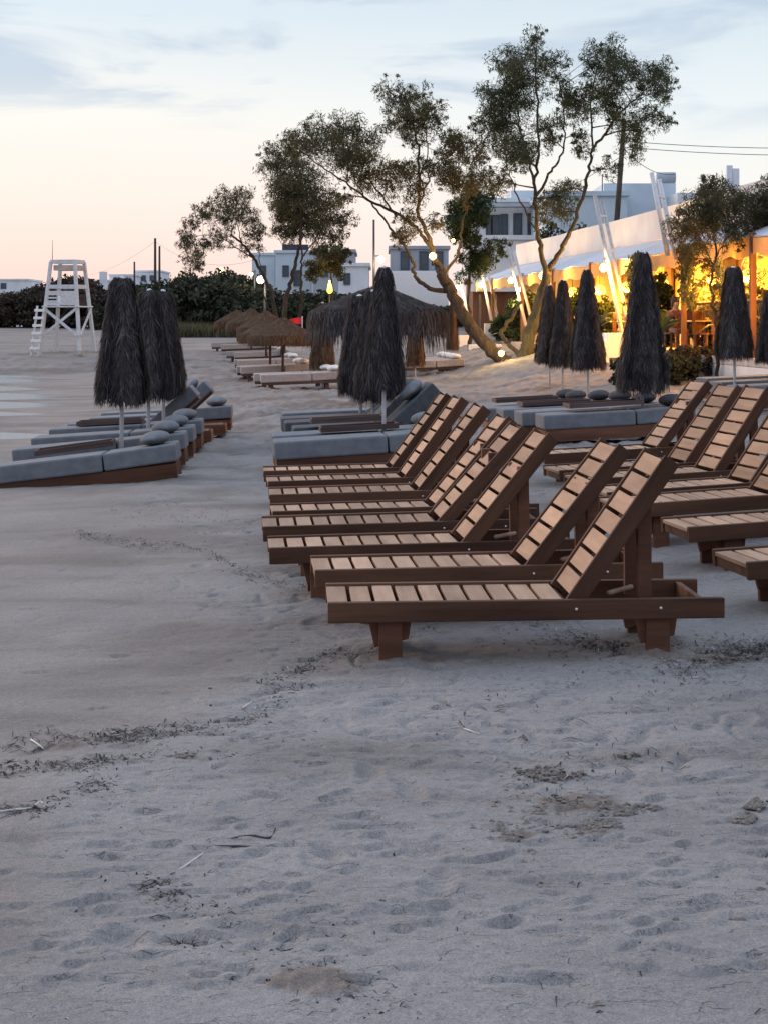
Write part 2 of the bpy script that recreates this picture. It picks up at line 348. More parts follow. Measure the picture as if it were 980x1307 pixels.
# ------------------------------------------------------------------ ground sheet
def make_ground():
    ys = np.concatenate([[-3000, -400, -80, -20, -5, 0, 1.5, 2.5, 3.1], np.geomspace(3.5, 76, 1250), np.linspace(77, 135, 40), np.geomspace(140, 6000, 16)])
    u = np.linspace(-1, 1, 430)
    wy = .262*np.clip(ys, 3.5, 140)+.6
    ext = np.geomspace(.25, 6000, 26)
    X = np.concatenate([-(wy[:, None]+ext[None, ::-1]), wy[:, None]*u[None], wy[:, None]+ext[None]], 1)
    Y = np.repeat(ys[:, None], X.shape[1], 1)
    Z = G(X, Y)
    near = sstep(60, 20, Y)*sstep(14, 8, np.abs(X))
    # masks: churned sand (walked on) against smooth damp sand by the water
    line = np.interp(Y, [3, 5, 7, 9, 12, 16, 20, 28], [-1.6, -1.15, -1.0, -.75, -1.6, -2.0, -2.0, -2.2])
    rough = sstep(-.9, .9, X-line+1.1*fbm(X*.8, Y*.5, 3, 5))
    rough = np.maximum(rough, .22)
    sh = X-np.interp(Y, XS_Y, XS_X)
    rough = rough*sstep(1.0, 4, sh)
    D = .05*fbm(X*.45, Y*.4, 3, 1)*sstep(.6, 3, sh)*.6
    D = D+rough*(.005*fbm(X*1.7, Y*1.5, 3, 20)+.003*fbm(X*8, Y*7, 4, 40)+.003*fbm(X*26, Y*22, 2, 45)*sstep(16, 9, Y))
    rid = 1-np.abs(2*vnoise(X*4.1+.7*vnoise(X*3, Y*3, 3), Y*5.2, 77))
    D = D-rough*.020*np.clip(rid-.80, 0, 1)*5*sstep(.0, .25, vnoise(X*1.3, Y*1.1, 88)+.1)
    # footprints
    rs = np.random.RandomState(5); foot = np.zeros_like(Z)
    def win(fx, fy, h):
        r0, r1 = np.searchsorted(ys, [fy-h, fy+h]); rm = np.searchsorted(ys, fy)
        c0 = np.searchsorted(X[max(r0, 0)], fx-h) if fx < 0 else np.searchsorted(X[min(r1, len(ys)-1)], fx-h)
        c1 = np.searchsorted(X[min(r1, len(ys)-1)], fx+h) if fx < 0 else np.searchsorted(X[max(r0, 0)], fx+h)
        return r0, r1, min(c0, c1), max(c0, c1)+1
    for i in range(1500):                # little ledges where a heel or the wind cut the crust
        fy = 4.2*(17/4.2)**rs.rand(); half = .25*fy+.2; fx = rs.uniform(-half, half)
        ln = np.interp(fy, [3, 5, 7, 9, 12, 16, 20, 28], [-1.6, -1.15, -1.0, -.75, -1.6, -2.0, -2.0, -2.2])
        if fx < ln+rs.normal()*.4 and rs.rand() < .88: continue
        r0, r1, c0, c1 = win(fx, fy, .26); a = rs.normal()*.35
        dx = X[r0:r1, c0:c1]-fx; dy = Y[r0:r1, c0:c1]-fy
        p = dx*math.cos(a)+dy*math.sin(a); q = -dx*math.sin(a)+dy*math.cos(a)+rs.uniform(-3, 3)*p*p
        L = rs.uniform(.02, .05)*(1 if rs.rand() < .7 else 2.2); w1 = rs.uniform(.05, .11); w2 = rs.uniform(.04, .10); dep = rs.uniform(.004, .011)*(1 if rs.rand() < .85 else 1.8)
        foot[r0:r1, c0:c1] += dep*np.exp(-np.abs(p/L)**3)*np.where(q < 0, -np.clip(1+q/w1, 0, 1)**1.4, .45*np.clip(1-q/w2, 0, 1)**1.2)
    N = 75
    for i in range(N):
        fy = 4.2*(24/4.2)**rs.rand(); half = .25*fy+.3
        fx = rs.uniform(-half, half)
        ln = np.interp(fy, [3, 5, 7, 9, 12, 16, 20, 28], [-1.6, -1.15, -1.0, -.75, -1.6, -2.0, -2.0, -2.2])
        if fx < ln and rs.rand() < .85: continue
        r0, r1, c0, c1 = win(fx, fy, .32)
        a = rs.uniform(0, math.pi); dx = X[r0:r1, c0:c1]-fx; dy = Y[r0:r1, c0:c1]-fy
        p = (dx*math.cos(a)+dy*math.sin(a))/rs.uniform(.06, .135); q = (-dx*math.sin(a)+dy*math.cos(a))/rs.uniform(.028, .055)
        rr = np.sqrt(p*p+q*q); dep = rs.uniform(.006, .018)
        foot[r0:r1, c0:c1] += -dep*np.exp(-(rr**4))+dep*.55*np.exp(-((rr-1.45)/.36)**2)*(.6+.4*np.sin(a+3*p))
    D = D+foot
    for lx, ly in ((.03, 8.12), (.01, 8.6), (1.38, 8.19), (1.35, 8.68), (-.08, 9.2), (-.12, 9.7), (1.24, 9.35), (2.28, 9.15), (2.24, 10.72), (-.4, 10.1), (-.5, 11.1)):
        r2 = (X-lx)**2+(Y-ly)**2; D = D+(.035*np.exp(-r2/.017)+.022*np.exp(-(np.sqrt(r2)-.19)**2/.005)*(.5+vnoise(X*9, Y*9, 91)))*(.8+.8*vnoise(X*14, Y*14, 92))
    # turned-over clods of wetter sand
    dig = np.zeros_like(Z)
    for (px, py, rx, ry, am) in ((640, 1062, 55, 14, 1), (760, 1060, 48, 14, 1), (715, 1030, 85, 18, .8), (690, 985, 50, 14, .8), (820, 1034, 40, 9, .5), (960, 1040, 40, 12, .8),
                                 (400, 1262, 75, 26, .7), (250, 970, 40, 9, .5), (60, 955, 90, 8, .45), (800, 968, 30, 8, .5), (820, 830, 90, 18, .7), (930, 835, 60, 18, .7), (540, 845, 90, 14, .35)):
        c = gp(px, py); dep = abs(gp(px, py-ry).y-gp(px, py+ry).y)/2; wx = rx/F*c.y
        dig = np.maximum(dig, am*np.exp(-((X-c.x)/wx)**2-((Y-c.y)/dep)**2))
    lump = np.clip(fbm(X*11, Y*9, 3, 60)*2.2+.45, 0, 1)*.6+np.clip(.5-np.abs(vnoise(X*24, Y*22, 66))*2.2, 0, 1)*.7
    dm = sstep(.28, .52, dig*(.72+1.5*fbm(X*4, Y*5.5, 4, 70)))
    D = D+dm*(.022*lump-.006)
    Z = Z+(.10*fbm(X*.9, Y*.55, 4, 31)+.075*fbm(X*3, Y*2.0, 3, 35)+.03*np.clip(fbm(X*6, Y*3.5, 2, 36)*3, -.2, 1))*sstep(14, 26, Y)*sstep(80, 60, Y)*sstep(2.5, 5, sh)*(1-shore_w(X, Y))
    near = near*(1-.94*np.minimum(1, 2.5*shore_w(X, Y)))
    Z = Z+D*near+(.25*fbm(X*.08, Y*.06, 3, 9))*sstep(62, 95, Y)*sstep(2, 10, sh)*.6
    # shore: keep low sheets of sand smooth
    n0, n1 = X.shape
    V = np.stack([X, Y, Z], 2).reshape(-1, 3).astype(np.float32)
    i = (np.arange(n0-1)[:, None]*n1+np.arange(n1-1)[None]).ravel()
    Q = np.stack([i, i+1, i+1+n1, i+n1], 1).astype(np.int32)
    me = bpy.data.meshes.new('beach_sand')
    me.vertices.add(len(V)); me.vertices.foreach_set('co', V.ravel())
    me.loops.add(len(Q)*4); me.loops.foreach_set('vertex_index', Q.ravel())
    me.polygons.add(len(Q)); me.polygons.foreach_set('loop_start', (np.arange(len(Q))*4).astype(np.int32))
    me.polygons.foreach_set('use_smooth', np.ones(len(Q), bool))
    me.update(calc_edges=True)
    wet = np.clip(dm*.8, 0, 1); damp = np.clip(1-sh/2.2, 0, 1)
    for nm, a in (('turned', wet), ('damp', damp), ('rough', rough)):
        at = me.attributes.new(nm, 'FLOAT', 'POINT'); at.data.foreach_set('value', a.ravel().astype(np.float32))
    m, nt, b = newmat('beach_sand')
    v = coords(nt, (1, 1, 1))
    n1_ = nd(nt, 'ShaderNodeTexNoise', Scale=.9, Detail=5, Roughness=.6); nt.links.new(v, n1_.inputs['Vector'])
    n2_ = nd(nt, 'ShaderNodeTexNoise', Scale=170, Detail=3, Roughness=.7); nt.links.new(v, n2_.inputs['Vector'])
    n3_ = nd(nt, 'ShaderNodeTexNoise', Scale=34, Detail=6, Roughness=.65); nt.links.new(v, n3_.inputs['Vector'])
    base = ramp(nt, n1_.outputs[0], [(.3, (.208, .194, .184)), (.7, (.282, .263, .25))])
    grain = ramp(nt, n2_.outputs[0], [(.32, (.60, .60, .61)), (.5, (.97, .97, .97)), (.68, (1.25, 1.24, 1.22))])
    vb = coords(nt, (.35, .8, 1)); nb = nd(nt, 'ShaderNodeTexNoise', Scale=.8, Detail=6, Roughness=.65, Distortion=.6); nt.links.new(vb, nb.inputs['Vector'])
    band = ramp(nt, nb.outputs[0], [(.38, (.66, .63, .61)), (.52, (1, 1, 1)), (.7, (1.05, 1.04, 1.03))])
    base = mixc(nt, .8, base, band, 'MULTIPLY')
    c = mixc(nt, 1.0, base, grain, 'MULTIPLY')
    med = ramp(nt, n3_.outputs[0], [(.3, (.82, .82, .83)), (.7, (1.1, 1.09, 1.08))])
    c = mixc(nt, 1.0, c, med, 'MULTIPLY')
    at = nd(nt, 'ShaderNodeAttribute', attribute_name='rough')
    c = mixc(nt, maprange(nt, at.outputs['Fac'], .9, .2, 0, .55), c, mixc(nt, 1.0, c, (.93, .85, .78, 1), 'MULTIPLY'))
    at = nd(nt, 'ShaderNodeAttribute', attribute_name='turned')
    c = mixc(nt, at.outputs['Fac'], c, mixc(nt, 1.0, c, (.66, .56, .48, 1), 'MULTIPLY'))
    at2 = nd(nt, 'ShaderNodeAttribute', attribute_name='damp')
    c = mixc(nt, at2.outputs['Fac'], c, mixc(nt, 1.0, c, (.62, .57, .55, 1), 'MULTIPLY'))
    nt.links.new(c, b.inputs['Base Color'])
    nt.links.new(maprange(nt, at2.outputs['Fac'], .2, 1, .95, .30), b.inputs['Roughness'])
    b.inputs['Specular IOR Level'].default_value = .25
    ad = nd(nt, 'ShaderNodeMath', operation='MULTIPLY_ADD'); ad.inputs[1].default_value = .3
    nt.links.new(n2_.outputs[0], ad.inputs[0]); nt.links.new(n3_.outputs[0], ad.inputs[2])
    bump(nt, b, ad.outputs[0], .5, .016)
    ve = coords(nt, (7, 13, 1)); n4 = nd(nt, 'ShaderNodeTexNoise', Scale=1.0, Detail=3, Roughness=.5, Distortion=.5); nt.links.new(ve, n4.inputs['Vector'])
    led = maprange(nt, n4.outputs[0], .585, .61)
    vf = coords(nt, (15, 26, 1)); n5 = nd(nt, 'ShaderNodeTexNoise', Scale=1.0, Detail=2, Roughness=.5, Distortion=.8); nt.links.new(vf, n5.inputs['Vector'])
    led2 = maprange(nt, n5.outputs[0], .62, .65)
    su = nd(nt, 'ShaderNodeMath', operation='MULTIPLY_ADD'); su.inputs[1].default_value = .25; nt.links.new(led2, su.inputs[0]); nt.links.new(led, su.inputs[2])
    ar = nd(nt, 'ShaderNodeAttribute', attribute_name='rough'); ml = nd(nt, 'ShaderNodeMath', operation='MULTIPLY'); nt.links.new(su.outputs[0], ml.inputs[0]); nt.links.new(maprange(nt, ar.outputs['Fac'], .3, .95), ml.inputs[1])
    b1 = b.inputs['Normal'].links[0].from_node; b2 = nd(nt, 'ShaderNodeBump', Strength=.8, Distance=.011); b2.invert = True
    nt.links.new(ml.outputs[0], b2.inputs['Height']); nt.links.new(b1.outputs[0], b2.inputs['Normal']); nt.links.new(b2.outputs[0], b.inputs['Normal'])
    o = link('beach_sand', me, m); o['kind'] = 'structure'
make_ground()
WL = WATER+.004
mb = MB(); mb.add([(-6000, -3000, WL), (40, -3000, WL), (40, 8000, WL), (-6000, 8000, WL)], [[0, 1, 2, 3]])
m, nt, b = newmat('sea_water'); b.inputs['Base Color'].default_value = (.05, .08, .10, 1); b.inputs['Roughness'].default_value = .24; b.inputs['IOR'].default_value = 1.33
v = coords(nt, (1, .35, 1)); n = nd(nt, 'ShaderNodeTexNoise', Scale=2.5, Detail=3); nt.links.new(v, n.inputs['Vector']); bump(nt, b, n.outputs[0], .25, .04)
o = mb.build('sea', m); o['kind'] = 'structure'

# ------------------------------------------------------------------ wooden slatted loungers
LL, LW, HX = 1.96, .60, 1.20
def make_lounger():
    root = thing('wooden_lounger', 'x', 'sun lounger')
    f = MB()
    f.box(0, LL, 0, .042, .23, .33).box(0, LL, LW-.042, LW, .23, .33)
    f.box(.012, .037, .043, LW-.043, .235, .292); f.box(HX-.03, HX-.005, .043, LW-.043, .24, .30)
    f.box(LL-.12, LL-.09, .043, LW-.043, .24, .32)
    f.build('frame', 'frame_wood', root, .004)
    s = MB()
    for k in range(10):
        x = .002+k*.1185; dz = random.uniform(-.003, .002)
        s.box(x, x+.098, .043, LW-.043, .295+dz, .319+dz)
    s.build('seat', 'slat_wood', root, .003)
    bk = MB()
    for k in range(7):
        x = .035+k*.1195; dz = random.uniform(-.002, .002)
        bk.box(x, x+.099, .078, LW-.078, .0+dz, .022+dz)
    b = bk.build('backrest', 'back_wood', root, .003, (HX, 0, .30)); b.rotation_euler.y = -rad(55)
    bf = MB(); bf.box(0, .875, .048, .077, -.055, .032).box(0, .875, LW-.077, LW-.048, -.055, .032)
    bf.box(.40, .44, .079, LW-.079, -.04, -.004).box(.80, .84, .079, LW-.079, -.04, -.004)
    bf.build('backrest_frame', 'frame_wood', b, .003)
    for (x, y) in ((.25, .044), (.25, LW-.089), (1.58, .044), (1.58, LW-.089)):
        l = MB(); l.box(x, x+.115, y, y+.045, -.10, .24)
        yb = y+.047 if y < .3 else y-.037
        l.add(*prism([(x-.05, .235), (x+.165, .235), (x+.15, .13), (x-.02, .09)], yb, yb+.035))
        l.build('leg', 'base_wood', root, .004)
    p = MB()
    for y in (.115, LW-.16): p.box(1.55, 1.62, y, y+.045, .27, .775)
    p.box(1.575, 1.605, .16, LW-.16, .62, .70)
    p.build('back_support', 'base_wood', root, .004)
    r = MB(); r.tube([(1.40, .10, .345), (1.56, .33, .335)], .013, 8); r.build('prop_rod', 'slat_wood', root)
    for x in (1.22, 1.64): MB().tube([(x, -.005, .285), (x, .002, .285)], .007, 8).build('bolt', 'pole', root)
    return root
def prism(poly, y0, y1):
    n = len(poly); vs = [(x, y0, z) for x, z in poly]+[(x, y1, z) for x, z in poly]
    fs = [list(range(n)), list(range(2*n-1, n-1, -1))]+[[(i+1) % n, i, i+n, (i+1) % n+n] for i in range(n)]
    return vs, fs
proto = make_lounger(); first = True
def place(proto_, used, x, y, yaw, tilt, dz=0):
    o = proto_ if not used else copy_tree(proto_)
    o.location = (x, y, g(x+.3, y+.3)+dz); o.rotation_euler = (rad(random.uniform(-.6, .6)), -tilt, rad(yaw)); return o
ordn = ['first', 'second', 'third', 'fourth', 'fifth', 'sixth', 'seventh', 'eighth', 'ninth', 'tenth']
rowA = [(-.272, 8.04, 3, .004), (-.377, 9.10, 5, .010), (-.69, 10.0, 5, .018), (-.804, 11.04, 5, .02), (-.80, 11.94, 6, .018), (-.90, 13.1, 5, .02), (-.99, 14.2, 6, .02), (-1.10, 15.2, 5, .02)]
for i, (x, y, yaw, t) in enumerate(rowA):
    o = place(proto, i > 0, x, y, yaw, t, .0)
    z_want = .33-.33
    o.location.z = max(g(x, y), z_want)-.0
    tag(o, ('bare wooden slatted lounger at the open sand end of its row, backrest raised' if i == 0 else
        '%s bare wooden slatted lounger counting from the open sand, water side row' % ordn[i]), 'sun lounger', 'wooden loungers in the water side row')
    b = child(o, 'backrest'); b.rotation_euler.y = -rad(55+[0, -4, -5, -8, -6, -4, -2, -3][i])
rowB = [(2.02, 9.06, 8, .05), (1.98, 10.62, 8, .05), (1.73, 11.9, 9, .05), (1.755, 12.8, 9, .05), (1.68, 13.86, 9, .045), (1.58, 14.7, 9, .045), (1.62, 16.5, 9, .045)]
for i, (x, y, yaw, t) in enumerate(rowB):
    o = place(proto, True, x, y, yaw, t); o.location.z = .05
    tag(o, '%s bare wooden slatted lounger counting from the open sand, row nearer the restaurant' % ordn[i], 'sun lounger', 'wooden loungers in the landward row')
    b = child(o, 'backrest'); b.rotation_euler.y = -rad(52+[0, 2, -1, 1, 2, 0, -3][i])

# ------------------------------------------------------------------ loungers with mattresses
def soft_box(mb, x0, x1, y0, y1, z0, z1, r=.03):
    mb.box(x0, x1, y0, y1, z0, z1)
def pillow_mesh(L=.50, R=.115, flat=.72):
    mb = MB(); prof = []
    for i in range(13):
        t = i/12; prof.append((R*max(.03, math.sin(math.pi*t))**.72, (t-.5)*L))
    mb.lathe(prof, 18, wob=.015, axis=Matrix(((1, 0, 0), (0, 0, 1), (0, -1, 0)))); mb.v = [(a*1.5, b, c*flat) for a, b, c in mb.v]
    return mb
def make_mattress_lounger(fab, pil, base, side=True, name='cushioned_lounger'):
    root = thing(name, 'x', 'sun lounger')
    f = MB()
    if side:
        f.box(0, 2.03, .01, .05, .05, .215).box(0, 2.03, .55, .59, .05, .215); f.box(.0, .03, .051, .549, .05, .2).box(1.995, 2.03, .051, .549, .07, .2)
        f.box(.04, 1.98, .051, .549, .17, .212)
    else:
        f.box(0, 2.03, .01, .045, .15, .215).box(0, 2.03, .555, .59, .15, .215); f.box(.0, .03, .046, .554, .15, .21).box(1.995, 2.03, .046, .554, .15, .21)
        f.box(.04, 1.98, .046, .554, .18, .212)
    f.build('frame', base, root, .005)
    for (x, y) in ((.18, .0), (.18, .53), (1.55, .0), (1.55, .53)):
        l = MB(); l.box(x, x+.10, y+.052, y+.052+.05 if y < .3 else y+.02, -.12, .17); l.build('leg', base, root, .004)
    s = MB(); s.box(-.02, 1.225, -.01, .61, .217, .415); s.build('seat_mattress', fab, root, .022)
    b = MB(); b.box(.012, .82, -.01, .61, .0, .195)
    bo = b.build('back_mattress', fab, root, .022, (1.23, 0, .219))
    bb = MB(); bb.box(.0, .80, .06, .54, -.045, -.003); bb.build('backrest_board', base, bo, .004)
    p = pillow_mesh().build('head_pillow', pil, bo, 0, (.60, .30, .272))
    return root
CL = {}
def cushioned(kind, x, y, yaw, tilt, z, back, label, group, pillow=True, slide=0):
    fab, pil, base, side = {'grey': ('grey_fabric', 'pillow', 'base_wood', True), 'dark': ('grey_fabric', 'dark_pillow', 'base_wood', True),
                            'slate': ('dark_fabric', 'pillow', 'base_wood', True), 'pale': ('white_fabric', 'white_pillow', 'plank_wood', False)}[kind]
    if kind not in CL: CL[kind] = make_mattress_lounger(fab, pil, base, side); o = CL[kind]
    else: o = copy_tree(CL[kind])
    o.location = (x, y, z); o.rotation_euler = (0, -tilt, rad(yaw))
    b = child(o, 'back_mattress'); b.rotation_euler.y = -rad(back)
    p = child(b, 'head_pillow'); p.location = (.58+slide, .30, .272); p.rotation_euler = (0, 0, rad(random.uniform(-8, 8)))
    if not pillow and o is not CL[kind]: bpy.data.objects.remove(p)
    return tag(o, label, 'sun lounger', group)
GD = 'cushioned loungers by the water'
DL = [(-4.30, 18.2, 2, .115, -.31), (-4.40, 19.7, 3, .085, -.235), (-4.46, 21.0, 3, .06, -.19), (-4.5, 22.3, 3, .05, -.16), (-4.5, 23.6, 3, .05, -.17), (-4.42, 24.9, 3, .05, -.16), (-4.45, 26.1, 3, .045, -.15)]
for i, (x, y, yaw, t, z) in enumerate(DL):
    bk = {4: 38, 5: 40}.get(i, 1.5)
    lab = ('grey cushioned lounger half sunk in wet sand, closest to the camera by the water' if i == 0 else
           '%s grey cushioned lounger from the camera in the row by the water, backrest %s' % (ordn[i], 'raised' if bk > 5 else 'lowered flat'))
    cushioned('grey', x, y, yaw, t, z, bk, lab, GD)
GC = 'cushioned loungers around the middle umbrellas'
CLs = [(-1.157, 18.0, 6, .055), (-1.25, 19.0, 6, .045), (-1.08, 20.4, 6, .045), (-1.25, 21.5, 6, .045), (-1.345, 22.4, 6, .04), (-1.42, 23.7, 6, .04)]
for i, (x, y, yaw, t) in enumerate(CLs):
    bk = {2: 40, 3: 41, 4: 39}.get(i, 1.5)
    lab = '%s grey cushioned lounger behind the bare wooden row, backrest %s' % (ordn[i], 'raised' if bk > 5 else 'flat')
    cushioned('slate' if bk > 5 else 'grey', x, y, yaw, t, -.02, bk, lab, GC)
GE = 'cushioned loungers beneath the landward umbrellas'
ELs = [(2.15, 21.8, 6, .05, .06), (1.95, 22.9, 6, .05, .04), (1.77, 24.0, 6, .05, .02), (1.60, 25.1, 6, .05, -.02), (1.37, 26.2, 6, .05, -.07), (1.32, 27.2, 6, .05, -.09)]
for i, (x, y, yaw, t, z) in enumerate(ELs):
    cushioned('dark', x, y, yaw, t, z, 1.5, '%s grey cushioned lounger with dark pillow, from the camera, under landward umbrellas' % ordn[i], GE)
for i, (x, y) in enumerate(((5.58, 25.7), (5.62, 27.3), (5.7, 28.9))):
    cushioned('dark', x, y, 8, .04, g(x+1, y)-.02, 1.5, '%s grey cushioned lounger behind the raised wooden backrests by white stone wall' % ordn[i], 'cushioned loungers by the stone wall')
GG = 'pale loungers under the brown umbrellas'
for i, (x, y) in enumerate(((-2.98, 40.4), (-3.22, 41.3), (-4.05, 47), (-4.25, 47.9), (-4.75, 54), (-4.95, 54.9), (-5.6, 62), (-6.0, 63), (-6.6, 67), (-7.3, 70))):
    cushioned('pale', x, y, 6, .035, g(x+.9, y+.3)-.04, 1.5, '%s pale cushioned lounger from the camera, among the brown thatched umbrellas' % ordn[i], GG)
for i, (x, y) in enumerate(((.25, 46.6), (.2, 47.7), (.1, 48.8), (0, 50))):
    cushioned('pale', x, y, 3, .03, g(x+1, y)-.02, 1.5, '%s pale cushioned lounger with white pillow between wide parasol and leaning tree' % ordn[i], 'pale loungers beyond the wide parasol')

# loose wooden table tops lying on the mattresses
def tray(px, py, d, L, Wd, yaw, tilt, label):
    p = W(px, py, d); root = thing('wooden_tray', label, 'tray', p, (0, -tilt, rad(yaw)), 'wooden trays left on the loungers')
    MB().box(0, L, 0, Wd, 0, .02).build('board', 'plank_wood', root, .003)
    r = MB(); r.box(-.02, L+.02, -.025, -.001, -.01, .05).box(-.02, L+.02, Wd+.001, Wd+.025, -.01, .05); r.box(-.022, -.001, 0, Wd, -.01, .05).box(L+.001, L+.022, 0, Wd, -.01, .05)
    r.build('rim', 'plank_wood', root, .003)
tray(47, 581, 18.95, .86, .42, 5, .13, 'wooden tray tilted on the sunk cushioned loungers by the water')
tray(100, 543, 22.5, .85, .40, 3, .05, 'flat wooden tray on cushioned lounger under the water side umbrellas')
tray(412, 551, 18.75, .85, .34, 6, .05, 'wooden tray beside the front pole of the middle umbrellas')
tray(400, 540, 20.1, .85, .34, 6, .045, 'wooden tray beside the second pole of the middle umbrellas')
tray(728, 520.5, 22.0, .98, .40, 6, .055, 'wooden tray at the foot of the tallest landward umbrella pole')
tray(668, 518, 24.2, .98, .40, 6, .05, 'wooden tray on cushioned lounger in the middle of the landward group')
tray(634, 513.5, 25.6, .95, .40, 6, .05, 'wooden tray on the farther loungers of the landward group')

# ------------------------------------------------------------------ thatched umbrellas
def closed_umbrella(ztop, zbot, rtop, rbot, seed, mat, label, n=9500):
    rs = np.random.RandomState(seed)
    root = thing('closed_thatched_umbrella', label, 'umbrella')
    MB().tube([(0, 0, -.3), (0, 0, ztop-.05)], .025, 12).build('pole', 'pole', root)
    prof_t = np.array([0, .04, .25, .55, .85, 1.0]); prof_r = np.array([rtop*.75, rtop, rtop+.24*(rbot-rtop), rtop+.57*(rbot-rtop), rtop+.93*(rbot-rtop), rbot*.95])
    def R(t): return np.interp(t, prof_t, prof_r)
    Ht = ztop-zbot
    # inner bundle with folds
    nu, nv = 40, 16; ph = rs.rand(6)*6.28
    bv = []
    for j in range(nv):
        t = j/(nv-1)*.97
        for i in range(nu):
            a = i/nu*2*math.pi
            r = R(t)*(.86+.09*math.sin(5*a+ph[0])+.06*math.sin(9*a+ph[1]+t*2))+rs.uniform(-.01, .01)
            bv.append((r*math.cos(a), r*math.sin(a), ztop-t*Ht))
    bf = [[j*nu+i, (j+1)*nu+i, (j+1)*nu+(i+1) % nu, j*nu+(i+1) % nu] for j in range(nv-1) for i in range(nu)]
    bv.append((0, 0, ztop+.0)); top = len(bv)-1
    bf += [[top, i, (i+1) % nu, top] for i in range(0)]
    bv += [(0, 0, ztop)]; 
    bf += [[i, (i+1) % nu, (i+2) % nu, top] for i in range(0, nu, 2)]
    a = rs.rand(n)*2*math.pi; t0 = rs.rand(n)**.8*.97-.02; lay = rs.rand(n) < .7; t0 = np.where(lay, (np.floor(t0*8+.3*np.sin(3*a))+.55*rs.rand(n))/8, t0); t0 = np.maximum(t0, -.012*rs.rand(n)); ln = rs.uniform(.07, .24, n)
    t1 = t0+ln/Ht; over = np.clip(t1-1-rs.rand(n)*.06, 0, 9); t1 = t1-over*.8
    fold = .95+.09*np.sin(5*a+ph[0])+.06*np.sin(9*a+ph[1])
    out = rs.uniform(-.012, .03, n)
    def pt(t, da, o):
        r = R(np.clip(t, 0, 1))*fold+o; aa = a+da
        return np.stack([r*np.cos(aa), r*np.sin(aa), ztop-t*Ht], 1)
    da = rs.normal(size=n)*.2/np.maximum(R(t0)*5, .5)
    P = np.stack([pt(t0, 0, out*.2), pt((t0+t1)/2, da*.5, out*.8+.005), pt(t1, da, out*1.6)], 1)
    tan = np.stack([-np.sin(a), np.cos(a), rs.normal(size=n)*.3], 1)
    w = np.where(rs.rand(n) < .3, rs.uniform(.005, .010, n), rs.uniform(.002, .0055, n))[:, None]*tan
    tint = np.clip(.08+.8*rs.rand(n)**1.7+.16*np.sin(3*a+ph[2])+.14*np.sin(7*a+11*t0+ph[3]), 0, 1)
    ribbons('thatch', P, np.stack([w, w, w*.25], 1), mat, root, tint, None, (bv, bf))
    MB().lathe([(.03, ztop-.12), (.05, ztop-.02), (.035, ztop+.015), (.012, ztop+.03)], 10).build('pole_cap', 'pole', root)
    return root
U = {'a': closed_umbrella(2.25, .78, .13, .32, 1, 'thatch', 'x'), }
def put_u(o, x, y, s, rz, label, group, zoff=0, sxy=None, lean=0):
    sxy = sxy or s
    o.location = (x, y, g(x, y)+zoff); o.scale = (sxy, sxy, s); o.rotation_euler = (rad(random.uniform(-.8, .8)), rad(lean), rz)
    return tag(o, label, 'umbrella', group)
ug = 'closed grey thatched umbrellas'
put_u(U['a'], -3.12, 19.6, 1.0, .3, 'closed thatched umbrella closest to the camera among the three by the water', ug, .06, 1.0)
u2 = closed_umbrella(2.25, .78, .13, .32, 2, 'thatch', 'x')
put_u(u2, -3.12, 21.8, .97, 1.3, 'middle one of the three closed thatched umbrellas by the water', ug, .02, 1.0)
put_u(copy_tree(U['a']), -3.14, 23.5, .98, 2.6, 'third closed thatched umbrella from the camera in the cluster by the water', ug, .02, 1.0)
um = closed_umbrella(2.32, .96, .085, .25, 3, 'thatch', 'x', 10000)
put_u(um, .0, 18.9, 1.0, .0, 'tall closed thatched umbrella in front of the wide dark parasol', ug, 0, .9)
put_u(copy_tree(u2), -.14, 21.0, .93, 2.2, 'closed thatched umbrella just behind the tall one in the middle group', ug, 0, .85)
put_u(copy_tree(U['a']), -.32, 23.0, .92, 4.0, 'shortest closed thatched umbrella at the back of the middle group', ug, 0, 1.0)
ur = closed_umbrella(2.50, .62, .075, .335, 4, 'thatch', 'x', 12000)
put_u(ur, 3.52, 22.5, 1.0, .5, 'biggest closed thatched umbrella, in front of the lit restaurant', ug, 0, 1.02)
ur2 = closed_umbrella(2.50, .64, .075, .33, 5, 'thatch', 'x', 12000)
put_u(ur2, 3.84, 31.0, 1.0, 1.5, 'closed thatched umbrella between the biggest one and the overlapping pair', ug, 0, 1.02)
put_u(copy_tree(ur), 3.68, 34.0, .94, 2.5, 'closed thatched umbrella with lower pointed top, front one of an overlapping pair', ug, 0, .98)
put_u(copy_tree(ur2), 3.62, 36.0, .9, 3.9, 'closed thatched umbrella half hidden at the back of an overlapping pair', ug, 0, .95)
put_u(copy_tree(U['a']), 5.75, 27.0, 1.0, 1.9, 'lone closed thatched umbrella beside the dark shrub below the terrace', ug, .08, .95)
put_u(copy_tree(u2), 6.5, 27.6, .8, 4.9, 'closed thatched umbrella cut by the picture edge near the stone wall', ug, .1, .9)
